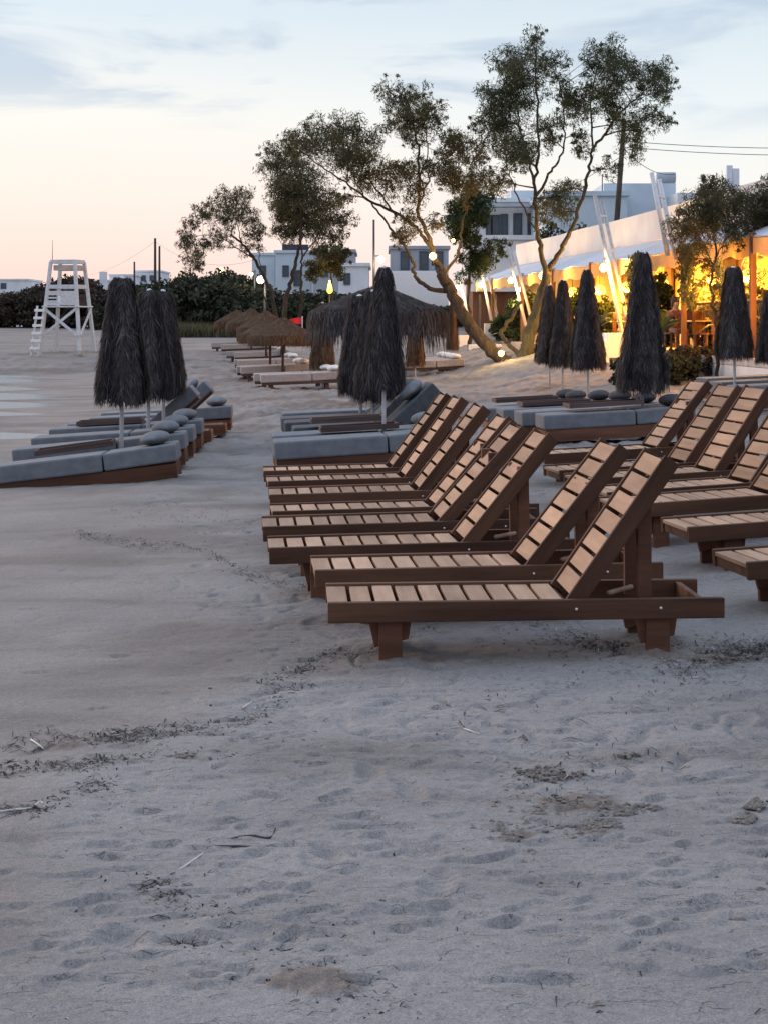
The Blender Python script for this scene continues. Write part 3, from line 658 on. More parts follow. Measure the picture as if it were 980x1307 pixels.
# brown closed umbrellas
ub = closed_umbrella(2.25, .45, .13, .34, 6, 'thatch_brown', 'x')
gb = 'closed brown thatched umbrellas'
put_u(ub, -1.56, 42, .95, .1, 'closed brown thatched umbrella under the rim of the wide dark parasol', gb)
put_u(copy_tree(ub), .83, 44, .85, 1.1, 'narrow closed brown thatched umbrella beside the white pillows', gb, 0, .75)
put_u(copy_tree(ub), 2.15, 52, .85, 2.1, 'slim closed brown umbrella behind the leaning tree trunk', gb, 0, .6)
def open_umbrella(label, r, zap, zsh, skirt, mat, n, name='open_thatched_umbrella', seed=3, fine=1.0):
    rs = np.random.RandomState(seed); root = thing(name, label, 'umbrella')
    MB().tube([(0, 0, -.3), (0, 0, zap-.1)], .04, 10).build('pole', 'plank_wood', root)
    nu, nv = 48, 8; bv = []
    for j in range(nv+3):
        for i in range(nu):
            a = i/nu*6.2832
            if j <= nv: t = j/nv; rr = .05+(r-.05)*t; z = zap+(zsh-zap)*t**.92
            else: t = (j-nv)/3; rr = r*(1+.02*t); z = zsh-skirt*t*.8
            rr *= 1+rs.uniform(-.015, .015); bv.append((rr*math.cos(a), rr*math.sin(a), z-.02+rs.uniform(-.015, .015)))
    bf = [[j*nu+i, (j+1)*nu+i, (j+1)*nu+(i+1) % nu, j*nu+(i+1) % nu] for j in range(nv+2) for i in range(nu)]
    n1 = int(n*.6); a = rs.rand(n1)*6.2832; t0 = np.sqrt(rs.rand(n1))*.98; ln = rs.uniform(.2, .45, n1)*fine
    def roof(t, aa, up):
        rr = .03+(r-.03)*t; z = np.where(t <= 1, zap+(zsh-zap)*np.clip(t, 0, 1)**.92, zsh-(t-1)*r*2.2)+up
        rr = np.where(t > 1, r+(t-1)*r*.25, rr)
        return np.stack([rr*np.cos(aa), rr*np.sin(aa), z], 1)
    da = rs.normal(size=n1)*.05/np.maximum(t0, .15)
    up = rs.uniform(.0, .05, n1)*fine
    P1 = np.stack([roof(t0, a, up*.3), roof(t0+ln/r*.5, a+da*.5, up), roof(t0+ln/r, a+da, up*.8)], 1)
    T1 = np.stack([-np.sin(a), np.cos(a), 0*a], 1)*rs.uniform(.006, .014, n1)[:, None]
    n2 = n-n1; a2 = rs.rand(n2)*6.2832; s0 = rs.rand(n2)*.35; o2 = rs.uniform(-.08, .06, n2)*fine*.7; le = rs.uniform(.5, 1.1, n2)*skirt
    def sk(s_, aa, o_): rr = r+o_; return np.stack([rr*np.cos(aa), rr*np.sin(aa), zsh+.03-s_], 1)
    d2 = rs.normal(size=n2)*.04
    P2 = np.stack([sk(s0*skirt, a2, o2*.4), sk(s0*skirt+le*.5, a2+d2*.5, o2*.9+.02), sk(np.minimum(s0*skirt+le, skirt*(1+rs.uniform(-.15, .15, n2)*fine)), a2+d2, o2*1.2)], 1)
    T2 = np.stack([-np.sin(a2), np.cos(a2), 0*a2], 1)*rs.uniform(.006, .014, n2)[:, None]
    P = np.concatenate([P1, P2]); T = np.concatenate([T1, T2])
    ribbons('thatched_canopy', P, np.stack([T, T, T*.3], 1), mat, root, np.clip(.1+.8*rs.rand(n)**1.4, 0, 1), None, (bv, bf))
    return root
o = open_umbrella('wide open parasol of dark grey shaggy thatch behind the middle umbrellas', 1.38, 2.42, 1.86, .46, 'thatch', 13000, 'wide_thatched_parasol')
o.location = (-.12, 33, g(-.12, 33)); 
gbo = 'open brown thatched umbrellas'
o = open_umbrella('open brown thatched umbrella closest to the camera over pale loungers', .98, 1.86, 1.30, .30, 'thatch_brown', 9000, seed=8, fine=.45)
o.location = (-2.88, 47, g(-2.88, 47)-.05); o['group'] = gbo
for x, y, s, l in ((-4.0, 56, 1.12, 'open brown thatched umbrella second from the camera in a line'), (-5.15, 64, 1.12, 'open brown thatched umbrella third from the camera in a line'), (-6.3, 71, 1.0, 'farthest open brown thatched umbrella, next to the grass strip'), (-3.55, 51.5, 1.0, 'lower open brown umbrella tucked between the first two in line')):
    c = copy_tree(o); c.location = (x, y, g(x, y)-.05); c.scale = (1, 1, s); c.rotation_euler.z = random.uniform(0, 6); c['label'] = l

# ------------------------------------------------------------------ lifeguard tower
def tower():
    x, y = -13.25, 69.0; z = g(x, y)
    root = thing('lifeguard_tower', 'white wooden lifeguard tower on splayed legs with ladder', 'lifeguard tower', (x, y, z), (0, 0, rad(-14)))
    hb, ht, Z = .90, .54, 3.85
    def leg(sx, sy, zz): t = zz/Z; h = hb+(ht-hb)*t; return Vector((sx*h, sy*h*.85, zz))
    for sx in (-1, 1):
        for sy in (-1, 1): MB().bar(leg(sx, sy, -.3), leg(sx, sy, Z), .13, .13).build('leg', 'white_wood', root, .01)
    zp = 2.0; h = hb+(ht-hb)*zp/Z
    MB().box(-h-.12, h+.12, -h*.85-.12, h*.85+.12, zp-.06, zp).build('platform', 'white_wood', root, .01)
    for nm, zz in (('guard_rail', 2.80), ('top_rail', Z)):
        r = MB(); c = [leg(-1, -1, zz), leg(1, -1, zz), leg(1, 1, zz), leg(-1, 1, zz)]
        for k in range(4): r.bar(c[k], c[(k+1) % 4], .09, .16 if zz < 4 else .09)
        r.build(nm, 'white_wood', root, .01)
    def pan(z0, z1, x0, x1, nm, mat):
        m_ = MB(); yy = -(hb+(ht-hb)*z0/Z)*.85-.02
        m_.box(x0, x1, yy-.03, yy, z0, z1); m_.build(nm, mat, root, .005)
    pan(2.03, 2.46, -.02, .69, 'guard_panel', 'white_wood'); pan(2.02, 2.15, -.70, -.03, 'guard_board', 'white_wood'); pan(2.44, 2.62, -.70, .70, 'guard_board', 'white_wood')
    pan(2.06, 2.42, -.13, .17, 'notice_board', 'bright_white'); 
    for zz in (2.16, 2.30): pan(zz, zz+.07, -.70, -.03, 'guard_board', 'white_wood')
    bk = MB(); yy = (hb+(ht-hb)*2.6/Z)*.85
    bk.box(-.66, .66, yy, yy+.03, 2.03, 2.5); bk.build('guard_panel', 'plank_wood', root)
    MB().box(-.42, .55, -.47, .49, 3.48, 3.70).build('shade_cloth', 'stone', root)
    MB().bar(leg(-1, -1, .75)+Vector((.05, -.07, 0)), leg(1, -1, 1.9)+Vector((0, -.07, 0)), .05, .11).build('cross_brace', 'white_wood', root)
    MB().bar(leg(1, -1, .75)+Vector((0, -.13, 0)), leg(-1, -1, 1.9)+Vector((0, -.13, 0)), .05, .11).build('cross_brace', 'white_wood', root)
    MB().bar(leg(1, -1, .75)+Vector((.07, 0, 0)), leg(1, 1, 1.9)+Vector((.07, 0, 0)), .05, .11).build('cross_brace', 'white_wood', root)
    ld = MB(); A = Vector((-1.0, -1.04, -.1)); B = Vector((-.82, -.82, 2.0)); sx = Vector((.17, -.03, 0))
    ld.bar(A-sx, B-sx, .07, .09).bar(A+sx, B+sx, .07, .09); lo = ld.build('ladder', 'white_wood', root, .008)
    for k in range(6):
        p = A+(B-A)*(.16+k*.15); MB().box(p.x-.21, p.x+.21, p.y-.13, p.y-.03, p.z-.055, p.z+.055).build('rung', 'bright_white', lo, .006)
    MB().tube([(-.5, -.4, Z), (-.5, -.4, Z+.9)], [.015, .008], 6).build('antenna', 'metal_dark', root)
    MB().box(.75, 1.1, -.95, -.65, -.02, .16).build('footing', 'stone', root, .01)
tower()

# ------------------------------------------------------------------ trees
def smooth_pts(pts, n=4):
    out = []
    for i in range(len(pts)-1):
        p0 = pts[max(i-1, 0)]; p1 = pts[i]; p2 = pts[i+1]; p3 = pts[min(i+2, len(pts)-1)]
        for k in range(n):
            t = k/n
            out.append(.5*((2*p1)+(p2-p0)*t+(2*p0-5*p1+4*p2-p3)*t*t+(3*p1-p0-3*p2+p3)*t**3))
    out.append(pts[-1]); return out
def tree(name, label, d, limbs, clumps, leaf='leaf', bark='bark', spread=1.3, dens=1.0, ll=.105, lw=.0105, group=None, seed=1, lean_wob=.04):
    rnd = random.Random(seed)
    base = W(limbs[0][0][0][0], limbs[0][0][0][1], d)
    gz = g(base.x, base.y)
    root = thing(name, label, 'tree', (base.x, base.y, gz), (0, 0, 0), group); o0 = Vector((base.x, base.y, gz))
    tb = MB(); nodes = []
    for li, (pts, r0, r1) in enumerate(limbs):
        dd = rnd.uniform(-spread, spread) if li else 0
        ps = []
        for k, p in enumerate(pts):
            dk = d+dd*(k/max(1, len(pts)-1))*1.0
            ps.append(W(p[0], p[1], dk)-o0)
        if li == 0: ps[0].z = min(ps[0].z, -.15)
        ps = smooth_pts(ps, 7); n = len(ps)
        ps = [p+Vector((rnd.uniform(-1, 1), rnd.uniform(-1, 1), 0))*lean_wob*min(1, i/3) for i, p in enumerate(ps)]
        rs_ = [(r0+(r1-r0)*(i/(n-1))**.8)*(.8 if li == 0 else .56) for i in range(n)]
        if li == 0: rs_[0] *= 1.35
        tb.tube(ps, rs_, 10, wob=.13)
        nodes += list(zip(ps, rs_))
    cent = []; rr = []; cn = []
    for (px, py, rp) in clumps:
        r = 1.13*rp/F*d; c = W(px, py, d+rnd.uniform(-spread, spread))-o0
        best = min(nodes, key=lambda q: (q[0]-c).length+(0.7 if q[0].z > c.z else 0)+(.8 if q[1] > .09 else 0))
        mid = (best[0]+c)/2+Vector((rnd.uniform(-.2, .2), rnd.uniform(-.2, .2), rnd.uniform(-.05, .25)))*r
        sp = smooth_pts([best[0], mid, c], 4); br = min(best[1]*.8, .012+.022*r*2)
        tb.tube(sp, [br+(.006-br)*i/(len(sp)-1) for i in range(len(sp))], 5, cap=False)
        if len(nodes) < 900: nodes += [(p, .02) for p in sp[4:]]
        ns_ = int(5+rp*.55)
        for k in range(ns_):
            v = Vector((rnd.gauss(0, 1), rnd.gauss(0, 1), rnd.gauss(0, 1))); v = v.normalized()*r*1.18*rnd.random()**.45
            q = c+v
            tb.tube([c+v*.1, c+v*.55+Vector((0, 0, .03)), q], [.008, .006, .003], 4, cap=False)
            cent.append(q); s_ = r*rnd.uniform(.25, .75); rr.append(s_); cn.append(max(10, int(dens*900*s_*s_+14)))
        if rnd.random() < .85:
            for _ in range(5):
                v = Vector((rnd.gauss(0, 1), rnd.gauss(0, 1), rnd.gauss(.3, 1))).normalized()*r*rnd.uniform(.9, 1.3)
                tb.tube([c, c+v*.6, c+v], [.007, .005, .002], 4, cap=False); cent.append(c+v); rr.append(r*.16); cn.append(int(16*dens)+4)
    tb.build('trunk', bark, root)
    leaves_mesh('crown', cent, rr, cn, ll, lw, leaf, root)
    return root
T4 = [(683,40,14),(657,63,18),(683,57,16),(706,68,14),(654,83,22),(643,103,24),(668,106,22),(694,91,16),(634,123,22),(657,128,24),(646,151,24),(657,174,26),(628,154,18),(611,151,12),(651,191,20),(666,203,12),(617,220,16),(640,226,14),(714,108,16),(723,131,15),(700,157,18),(706,174,12),(734,134,13),
      (763,57,16),(783,54,14),(754,74,14),(777,71,12),(794,83,18),(789,103,20),(811,94,18),(829,100,18),(846,88,16),(849,111,14),(823,117,16),(769,114,18),(743,126,18),(746,106,12),(783,129,16),(783,146,18),(771,131,14),(806,157,16),(817,163,16),(834,143,14),(851,149,9),(806,186,14),(743,189,10),(737,171,12),(777,211,12),(709,246,20),(729,237,14),(697,263,14),(717,266,16)]
T4 = [(x, y+(12 if y < 80 else 5), r) for x, y, r in T4]
tree('tamarisk_tree', 'tallest tamarisk tree, upright forked trunk lit yellow green beside the restaurant', 45, [
    ([(668,462),(676,425),(687,388),(697,350)], .27, .17),
    ([(697,352),(690,318),(684,285),(681,240),(688,190),(684,120),(682,60)], .15, .03),
    ([(684,250),(700,222),(716,195),(719,150),(712,105)], .08, .02),
    ([(699,345),(716,318),(732,285),(748,230),(755,190),(753,140),(765,75)], .15, .025),
    ([(755,192),(775,165),(795,140),(820,118),(846,95)], .08, .015),
    ([(681,235),(668,180),(656,130),(655,75)], .07, .015),
    ([(688,300),(660,250),(645,205),(640,150)], .05, .015),
    ([(667,458),(650,440),(640,425),(652,405),(664,385)], .12, .08)], T4, 'leaf', 'bark_pale', 1.5, 1.0, seed=4)
T3 = [(497,117,16),(510,130,16),(534,124,16),(553,139,16),(519,151,20),(497,157,14),(534,163,18),(546,151,14),(415,166,22),(400,182,20),(375,179,14),(442,173,20),(458,182,22),(442,194,20),(424,194,18),(467,206,18),(449,212,20),(479,222,18),(458,231,16),(491,237,16),(439,252,12),(516,225,18),(522,237,20),(510,212,14),(546,212,14),(565,212,18),(580,191,18),(589,182,16),(571,225,18),(583,240,18),(602,222,18),(608,203,16),(571,182,14),(516,286,16),(513,304,12),(553,286,12),(388,190,14),(525,180,12)]
tree('tamarisk_tree', 'tamarisk tree with thick trunk leaning over towards the wide parasol', 45, [
    ([(645,463),(620,440),(595,408),(575,372),(562,345)], .26, .18),
    ([(566,350),(548,315),(530,290),(505,272),(470,255),(440,232),(400,205),(375,182)], .12, .02),
    ([(558,340),(545,300),(533,268),(536,235),(532,180),(520,130),(500,112)], .13, .02),
    ([(533,262),(545,235),(560,205),(585,185)], .06, .015),
    ([(575,372),(548,368),(530,352),(525,330),(505,300),(480,268),(455,235),(440,190)], .13, .02),
    ([(566,352),(585,320),(590,285),(598,250),(604,215)], .09, .015),
    ([(505,275),(480,240),(462,215),(450,185)], .06, .015),
    ([(534,232),(545,190),(540,150)], .05, .012)], T3, 'leaf_brown', 'bark', 1.5, 1.0, seed=9)
tree('tamarisk_tree', 'dense dark tamarisk tree on two thin trunks near the blue house', 62, [
    ([(362,425),(365,390),(373,355),(380,325),(385,290),(388,250)], .13, .05), ([(372,425),(385,390),(384,355),(385,330),(384,290),(378,240),(360,205)], .11, .03),
    ([(385,330),(400,310),(415,285),(420,262)], .06, .02)],
    [(351,197,16),(372,209,20),(344,209,14),(366,228,24),(384,237,22),(360,243,20),(381,255,26),(366,268,22),(393,261,20),(381,280,22),(360,286,16),(375,298,16),(418,261,18),(424,280,18),(415,286,16),(409,301,14),(421,304,12),(442,286,12),(370,190,12),(385,225,16),(372,250,22),(388,270,20)], 'leaf_brown', 'bark', 1.2, 0.62, .13, .014, seed=12)
tree('tamarisk_tree', 'smaller sparse tamarisk tree standing in the dark hedge', 70, [
    ([(362,420),(348,380),(338,355),(325,330),(310,312),(295,300)], .13, .05), ([(325,330),(305,318),(285,305),(262,300),(240,305)], .06, .015), ([(310,312),(304,290),(300,262)], .05, .015),
    ([(345,400),(335,372),(332,350),(331,320),(325,290)], .07, .02)],
    [(293,249,12),(311,249,10),(301,262,16),(287,270,14),(272,262,10),(256,270,12),(269,276,10),(306,278,14),(287,284,12),(248,286,10),(242,297,9),(234,307,10),(248,313,12),(261,315,8),(285,302,12),(272,305,9),(325,284,12),(333,297,10),(325,305,12),(317,315,10),(242,329,12),(253,334,12)], 'leaf_brown', 'bark', 1.2, 0.55, .14, .014, seed=15)
tree('dark_evergreen_tree', 'dense dark green evergreen tree behind the leaning tamarisk', 58, [
    ([(598,455),(600,420),(598,380),(600,330),(598,270)], .12, .03)],
    [(595,261,20),(589,280,20),(605,274,18),(580,289,16),(595,304,16),(614,261,14),(605,322,14),(598,290,18),(585,268,14),(600,340,16),(612,335,14),(625,322,12),(640,318,10)], 'leaf_green', 'bark', .8, 1.1, .13, .016, seed=18)
tree('young_tamarisk_tree', 'young tamarisk tree with drooping branches in front of the lit terrace', 34, [
    ([(915,470),(913,420),(908,370),(912,320),(908,280),(905,245)], .055, .015), ([(912,330),(930,300),(950,280),(970,265)], .03, .01), ([(913,400),(930,370),(950,335),(955,310)], .025, .01), ([(910,340),(892,310),(875,292)], .03, .01)],
    [(x, y, r*1.25) for x, y, r in [(905,240,13),(898,248,14),(916,246,13),(903,262,17),(922,266,17),(893,274,16),(914,281,17),(880,277,13),(870,288,13),(884,294,14),(868,302,10),(937,274,16),(958,272,17),(971,258,17),(975,279,17),(966,293,16),(978,312,14),(944,254,10),(900,292,15),(935,290,15),(950,300,13),(917,350,13),(924,366,11),(960,352,11),(990,268,18),(992,300,18),(990,245,14),(930,312,10),(895,318,9),(878,330,8),(905,338,9)]], 'leaf_brown', 'bark', .8, 1.0, .10, .0085, seed=21)
# bushes ---------------------------------------------------------------
def bush(name, label, x, y, w, h, mat, n=2600, ls=.16, group=None, seed=1, proto=None, cat='bush'):
    if proto:
        o = copy_tree(proto); o.location = (x, y, g(x, y)-.1); o.scale = (w/proto['w'], w/proto['w'], h/proto['h']); o.rotation_euler.z = random.uniform(0, 6.28); return tag(o, label, cat, group)
    rs = np.random.RandomState(seed)
    root = thing(name, label, cat, (x, y, g(x, y)-.1), (0, 0, 0), group); root['w'] = w; root['h'] = h
    k = 46; a = rs.rand(k)*6.28; r = np.sqrt(rs.rand(k))*w*.46
    top = h*(.55+.45*np.sqrt(np.clip(1-(r/(w*.5))**2, 0, 1)))*rs.uniform(.75, 1.0, k)
    c = np.stack([r*np.cos(a), r*np.sin(a), top-h*.16], 1); c2 = c.copy(); c2[:, 2] *= rs.uniform(.25, .7, k)
    cent = np.concatenate([c, c2]); rr = rs.uniform(.10, .2, 2*k)*min(w, h)*1.0
    st = MB()
    for p in c[:14]: st.tube([(p[0]*.1, p[1]*.1, 0), (p[0]*.6, p[1]*.6, p[2]*.55), tuple(p)], [.05*h/3, .03*h/3, .012], 5, cap=False)
    st.build('stems', 'bark', root)
    leaves_mesh('foliage', cent, rr, [n//(2*k)]*(2*k), ls, ls*.33, mat, root)
    return root
hg = 'bushes of the dark hedge behind the beach'
hl = 'dark green bush in the long hedge at the back of the beach'
pb = bush('hedge_bush', hl, -9.2, 100, 5.0, 4.1, 'leaf_dark', 8000, .24, hg, 2)
ph = bush('heath_bush', 'brownish bush in the thicket behind the lifeguard tower', -20, 104, 4.6, 3.2, 'leaf_heath', 7000, .24, 'brownish bushes behind the lifeguard tower', 3)
for i, (px, d, top, w) in enumerate(((205, 101, 358, 4.5), (232, 97, 352, 4.6), (262, 96, 350, 5), (292, 98, 352, 5), (318, 95, 362, 4.6), (345, 93, 372, 4.4), (372, 94, 374, 4.6), (400, 92, 374, 4.4), (428, 90, 372, 4.6), (455, 88, 378, 4.4), (482, 88, 385, 4.2), (510, 88, 388, 4.2), (185, 104, 362, 4.2), (160, 106, 368, 4.4), (248, 100, 346, 4.4), (150, 100, 385, 3.6), (280, 103, 352, 5), (310, 101, 366, 5), (540, 90, 392, 4), (570, 92, 392, 4))):
    p = W(px, top, d); h = p.z-g(p.x, d)+.35
    bush('hedge_bush', hl, p.x, d, w, h, 'leaf_dark', proto=pb, group=hg)
bpy.data.objects.remove  # keep the first bush where it stands
for i, (px, d, top, w) in enumerate(((-15, 106, 372, 4.5), (12, 104, 374, 4.2), (38, 105, 372, 4.6), (128, 104, 376, 4.4), (118, 108, 368, 4.4), (98, 110, 352, 4.6), (60, 110, 362, 4.8), (-40, 108, 370, 4.6), (85, 108, 350, 4.2))):
    p = W(px, top, d); h = p.z-g(p.x, d)+.35
    bush('heath_bush', 'brownish bush in the thicket behind the lifeguard tower', p.x, d, w, h, 'leaf_heath', proto=ph, group='brownish bushes behind the lifeguard tower')
p = gp(858, 500); 
bush('dark_shrub', 'dark dense shrub in front of the white terrace wall', p.x, 34.5, 1.9, .85, 'leaf_dark', 9000, .085, None, 6)
bush('dry_shrub', 'low reddish dry shrub below the terrace beside the dark one', 7.0, 35.6, 1.9, .75, 'leaf_heath', 7000, .08, None, 7)
def grass(cx, cy, w, dp, n, h, lab):
    x = cx+RS.uniform(-w, w, n); y = cy+RS.uniform(-dp, dp, n); z = G(x, y)
    b = np.stack([x, y, z-.03], 1); d = np.stack([RS.normal(size=n)*.12, RS.normal(size=n)*.12, h*(.5+RS.rand(n))], 1)
    wv = np.stack([RS.normal(size=n), RS.normal(size=n), 0*x], 1); wv = wv/np.linalg.norm(wv, axis=1, keepdims=True)*.03
    o = ribbons('beach_grass', np.stack([b, b+d*.6, b+d+np.array([.08, 0, -.05])], 1), np.stack([wv, wv*.8, wv*.1], 1), 'grass')
    return tag(o, lab, 'grass', None, 'stuff')
grass(-8.6, 92, 3.4, 3, 9000, .55, 'strip of pale green grass at the foot of the hedge')

# ------------------------------------------------------------------ houses
def house(name, label, x0, x1, y, depth, z0, z1, mat, wins=(), cat='house', roof_over=.12, doors=()):
    root = thing(name, label, cat, ((x0+x1)/2, y, z0)); cx = (x0+x1)/2; h = z1-z0
    MB().box(x0-cx, x1-cx, 0, depth, -1, h).build('wall', mat, root)
    MB().box(x0-cx-roof_over, x1-cx+roof_over, -roof_over, depth+roof_over, h+.002, h+.22).build('roof', mat, root)
    for (wx, wz, ww, wh) in wins:
        f = MB(); fx = wx-cx; fz = wz-z0
        f.box(fx-.07, fx, -.06, -.003, fz-.07, fz+wh+.07).box(fx+ww, fx+ww+.07, -.06, -.003, fz-.07, fz+wh+.07).box(fx, fx+ww, -.06, -.003, fz+wh, fz+wh+.07).box(fx, fx+ww, -.08, -.003, fz-.07, fz)
        fo = f.build('window', 'blue_dark', root); MB().box(fx+.002, fx+ww-.002, -.02, -.003, fz+.002, fz+wh-.002).build('pane', 'dark', fo)
    for (wx, ww, wh) in doors:
        MB().box(wx-cx, wx-cx+ww, -.05, -.003, .0, wh).build('door', 'blue_dark', root)
    return root
def hx(px0, px1, ytop, ybot, d): a = W(px0, ytop, d); b = W(px1, ybot, d); return a.x, b.x, a.z, b.z
def phouse(name, label, px0, px1, ytop, d, mat, wins=(), depth=8, zb=.6, **k):
    x0, x1, zt, _ = hx(px0, px1, ytop, 400, d); ws = []
    for (a, b, c, e) in wins: p = W(a, e, d); q = W(b, c, d); ws.append((p.x, p.z, q.x-p.x, q.z-p.z))
    return house(name, label, x0, x1, d, depth, zb, zt, mat, ws, **k)
r = phouse('blue_house', 'pale blue flat roofed house with a solar heater on its roof', 352, 397, 323, 125, 'plaster_blue', [(376, 384, 346, 364), (362, 368, 340, 352)])
hh = MB(); hh.box(-.9, 1.1, 1, 1.8, r.children[1].data.vertices[6].co.z+.05, r.children[1].data.vertices[6].co.z+.7); hh.build('solar_heater', 'panel', r)
phouse('blue_house', 'small bluish house half hidden behind the sparse tamarisk', 322, 351, 326, 132, 'plaster_blue', [(334, 339, 340, 352)])
phouse('white_house', 'dim grey white house behind the dense tamarisk trees', 400, 452, 322, 118, 'plaster_grey', [(410, 418, 336, 352), (430, 438, 336, 352)])
phouse('grey_house', 'grey house with dark windows above the white boundary wall', 498, 572, 318, 108, 'plaster_grey', [(512, 521, 322, 343), (536, 545, 322, 343), (556, 564, 322, 343)])
phouse('white_house', 'low white house wing beyond the wide parasol', 432, 470, 340, 104, 'plaster', [(440, 446, 350, 362)])
def wallthing(name, label, px0, px1, ytop, d, mat, th=.3, zb=.2):
    x0, x1, zt, _ = hx(px0, px1, ytop, 400, d); cx = (x0+x1)/2
    o = MB().box(x0-cx, x1-cx, 0, th, 0, zt-zb).build(name, mat, None, .02, (cx, d, zb)); return tag(o, label, 'wall', None, 'thing')
wallthing('white_boundary_wall', 'bright white boundary wall below the grey house', 492, 572, 346, 92, 'bright_white', .35, .5)
r = phouse('two_storey_house', 'two storey white house with dark balcony and blue shutters', 606, 692, 258, 86, 'plaster', [(621, 626, 276, 304), (628, 636, 276, 304), (640, 646, 275, 302), (656, 664, 274, 302), (674, 683, 274, 302)], depth=9)
rr = MB(); a = W(600, 262, 86); b = W(694, 258, 86); rr.box(-(b.x-a.x)/2-.1, (b.x-a.x)/2, -1.2, -.13, a.z-.6-.15, a.z-.6); rr.build('balcony_roof', 'plaster_grey', r)
rr = MB(); a = W(604, 308, 86); b = W(692, 300, 86); rr.box(-(b.x-a.x)/2, (b.x-a.x)/2, -1.3, -1.15, a.z-.6-1.4, a.z-.6+.15); rr.box(-(b.x-a.x)/2, (b.x-a.x)/2, -1.14, -.09, a.z-.6-1.4, a.z-.6-1.25); rr.build('balcony', 'plaster', r)
a = W(650, 245, 90); rr = MB(); rr.box(a.x-r.location.x, a.x-r.location.x+1.55, 3, 6, 6.6, a.z-.6+.0); rr.build('stair_tower', 'plaster_blue', r)
r = phouse('long_blue_house', 'long bluish white building rising behind the restaurant parapet', 696, 800, 250, 78, 'plaster_blue', [], depth=10)
rr = MB(); a = W(770, 234, 79.5); b = W(862, 240, 79.5); rr.box(a.x-r.location.x, b.x-r.location.x, 1.5, 6, 0, a.z-.6); rr.build('upper_block', 'plaster_blue', r)
rr = MB(); a = W(864, 246, 77); b = W(940, 246, 77); rr.box(a.x-r.location.x, b.x-r.location.x, -1, 8, 0, a.z-.6); rr.build('side_block', 'plaster', r)
rr = MB(); a = W(842, 226, 80); rr.tube([(a.x-r.location.x, 3, a.z-.55), (a.x-r.location.x+.9, 3, a.z-.55)], .28, 12); rr.build('water_tank', 'plaster_grey', r)
rr = MB(); a = W(768, 222, 78.5); rr.tube([(a.x-r.location.x, .5, 6), (a.x-r.location.x, .5, a.z-.6)], .025, 6); rr.build('aerial', 'metal_dark', r)
rr = MB(); a = W(927, 211, 79.2); b = W(943, 240, 79.2); rr.box(a.x-r.location.x, a.x-r.location.x+.28, 1.2, 1.5, 6.0, a.z-.6).box(a.x-r.location.x+.3, b.x-r.location.x, 1.2, 1.6, 6.0, a.z-.75); rr.build('chimney', 'plaster', r)
for lab, px0, px1, yt, d, wn in (('far white house at the edge of the bay beyond the brownish thicket', -12, 36, 358, 215, [(2, 8, 362, 368)]), ('far white house between tower and umbrellas with one dark window', 106, 138, 359, 215, [(124, 128, 366, 374)]),
                       ('far white house with stepped roof behind the closed umbrella', 140, 172, 352, 222, [(146, 150, 358, 364)]), ('far house with pale upper floor below the utility poles', 172, 206, 347, 228, [(180, 186, 352, 358), (192, 198, 352, 358)])):
    phouse('far_house', lab, px0, px1, yt, d, 'plaster', wn, depth=9, group=None) if False else phouse('far_house', lab, px0, px1, yt, d, 'plaster', wn, depth=9)
a = W(134, 347, 214); tag(MB().box(-.45, .45, -.4, .4, 0, a.z-5).build('stone_chimney', 'plaster', None, .03, (a.x, 213, 5)), 'small chimney tower on the far white house', 'chimney')

for lab, px, top, d, w in (('dark bush showing above the parapet beside the leaning utility pole', 772, 262, 72, 2.0), ('dark bush between the tall tamarisk fork and the long bluish building', 745, 254, 73, 2.2), ('bush on the bank beside the two storey house', 705, 250, 74, 2.4)):
    p = W(px, top, d); bush('tall_bush', lab, p.x, d, w, p.z-g(p.x, d), 'leaf_dark', 3600, .15, None, px)
# ------------------------------------------------------------------ utility poles
def upole(label, px, ytop, d, r, lean=0, zb=None, arm=True, wires=()):
    p = W(px, ytop, d); zb = g(p.x, d) if zb is None else zb
    root = thing('utility_pole', label, 'utility pole', (p.x-lean, d, zb))
    MB().tube([(0, 0, -.5), (lean*.5, 0, (p.z-zb)/2), (lean, 0, p.z-zb)], [r*1.25, r, r*.8], 10).build('post', 'bark', root)
    if arm: MB().box(lean-.6, lean+.6, -.05, .05, p.z-zb-.45, p.z-zb-.35).build('cross_arm', 'bark', root)
    for (z1, qx, qy, qz, sag) in wires:
        a = Vector((lean, 0, p.z-zb-z1)); b = Vector((qx, qy, qz))-Vector((p.x-lean, d, zb))
        MB().tube([a+(b-a)*t-Vector((0, 0, sag*4*t*(1-t))) for t in [i/14 for i in range(15)]], .012, 5).build('wire', 'metal_dark', root)
    return root
e1 = W(1150, 186, 52); e2 = W(1150, 196, 52); e3 = W(598, 262, 110); e4 = W(862, 222, 60)
upole('dark leaning utility pole rising behind the restaurant roof', 796, 152, 56, .10, .55, None, False, ((.75, *e1, .15), (.95, *e2, .15), (1.2, *e3, .9), (1.0, *e4, .3)))
upole('tall thin utility pole far behind the hedge', 198.5, 304, 150, .13, 0, None, False, ((.3, *W(90, 350, 260), 1.2), (.3, *W(330, 330, 130), 1.2)))
upole('shorter utility pole beside the tall thin one behind the hedge', 204, 314, 150, .11, 0, None, False)
upole('slim utility pole standing in front of far white houses', 172, 334, 170, .11, 0, None, False)
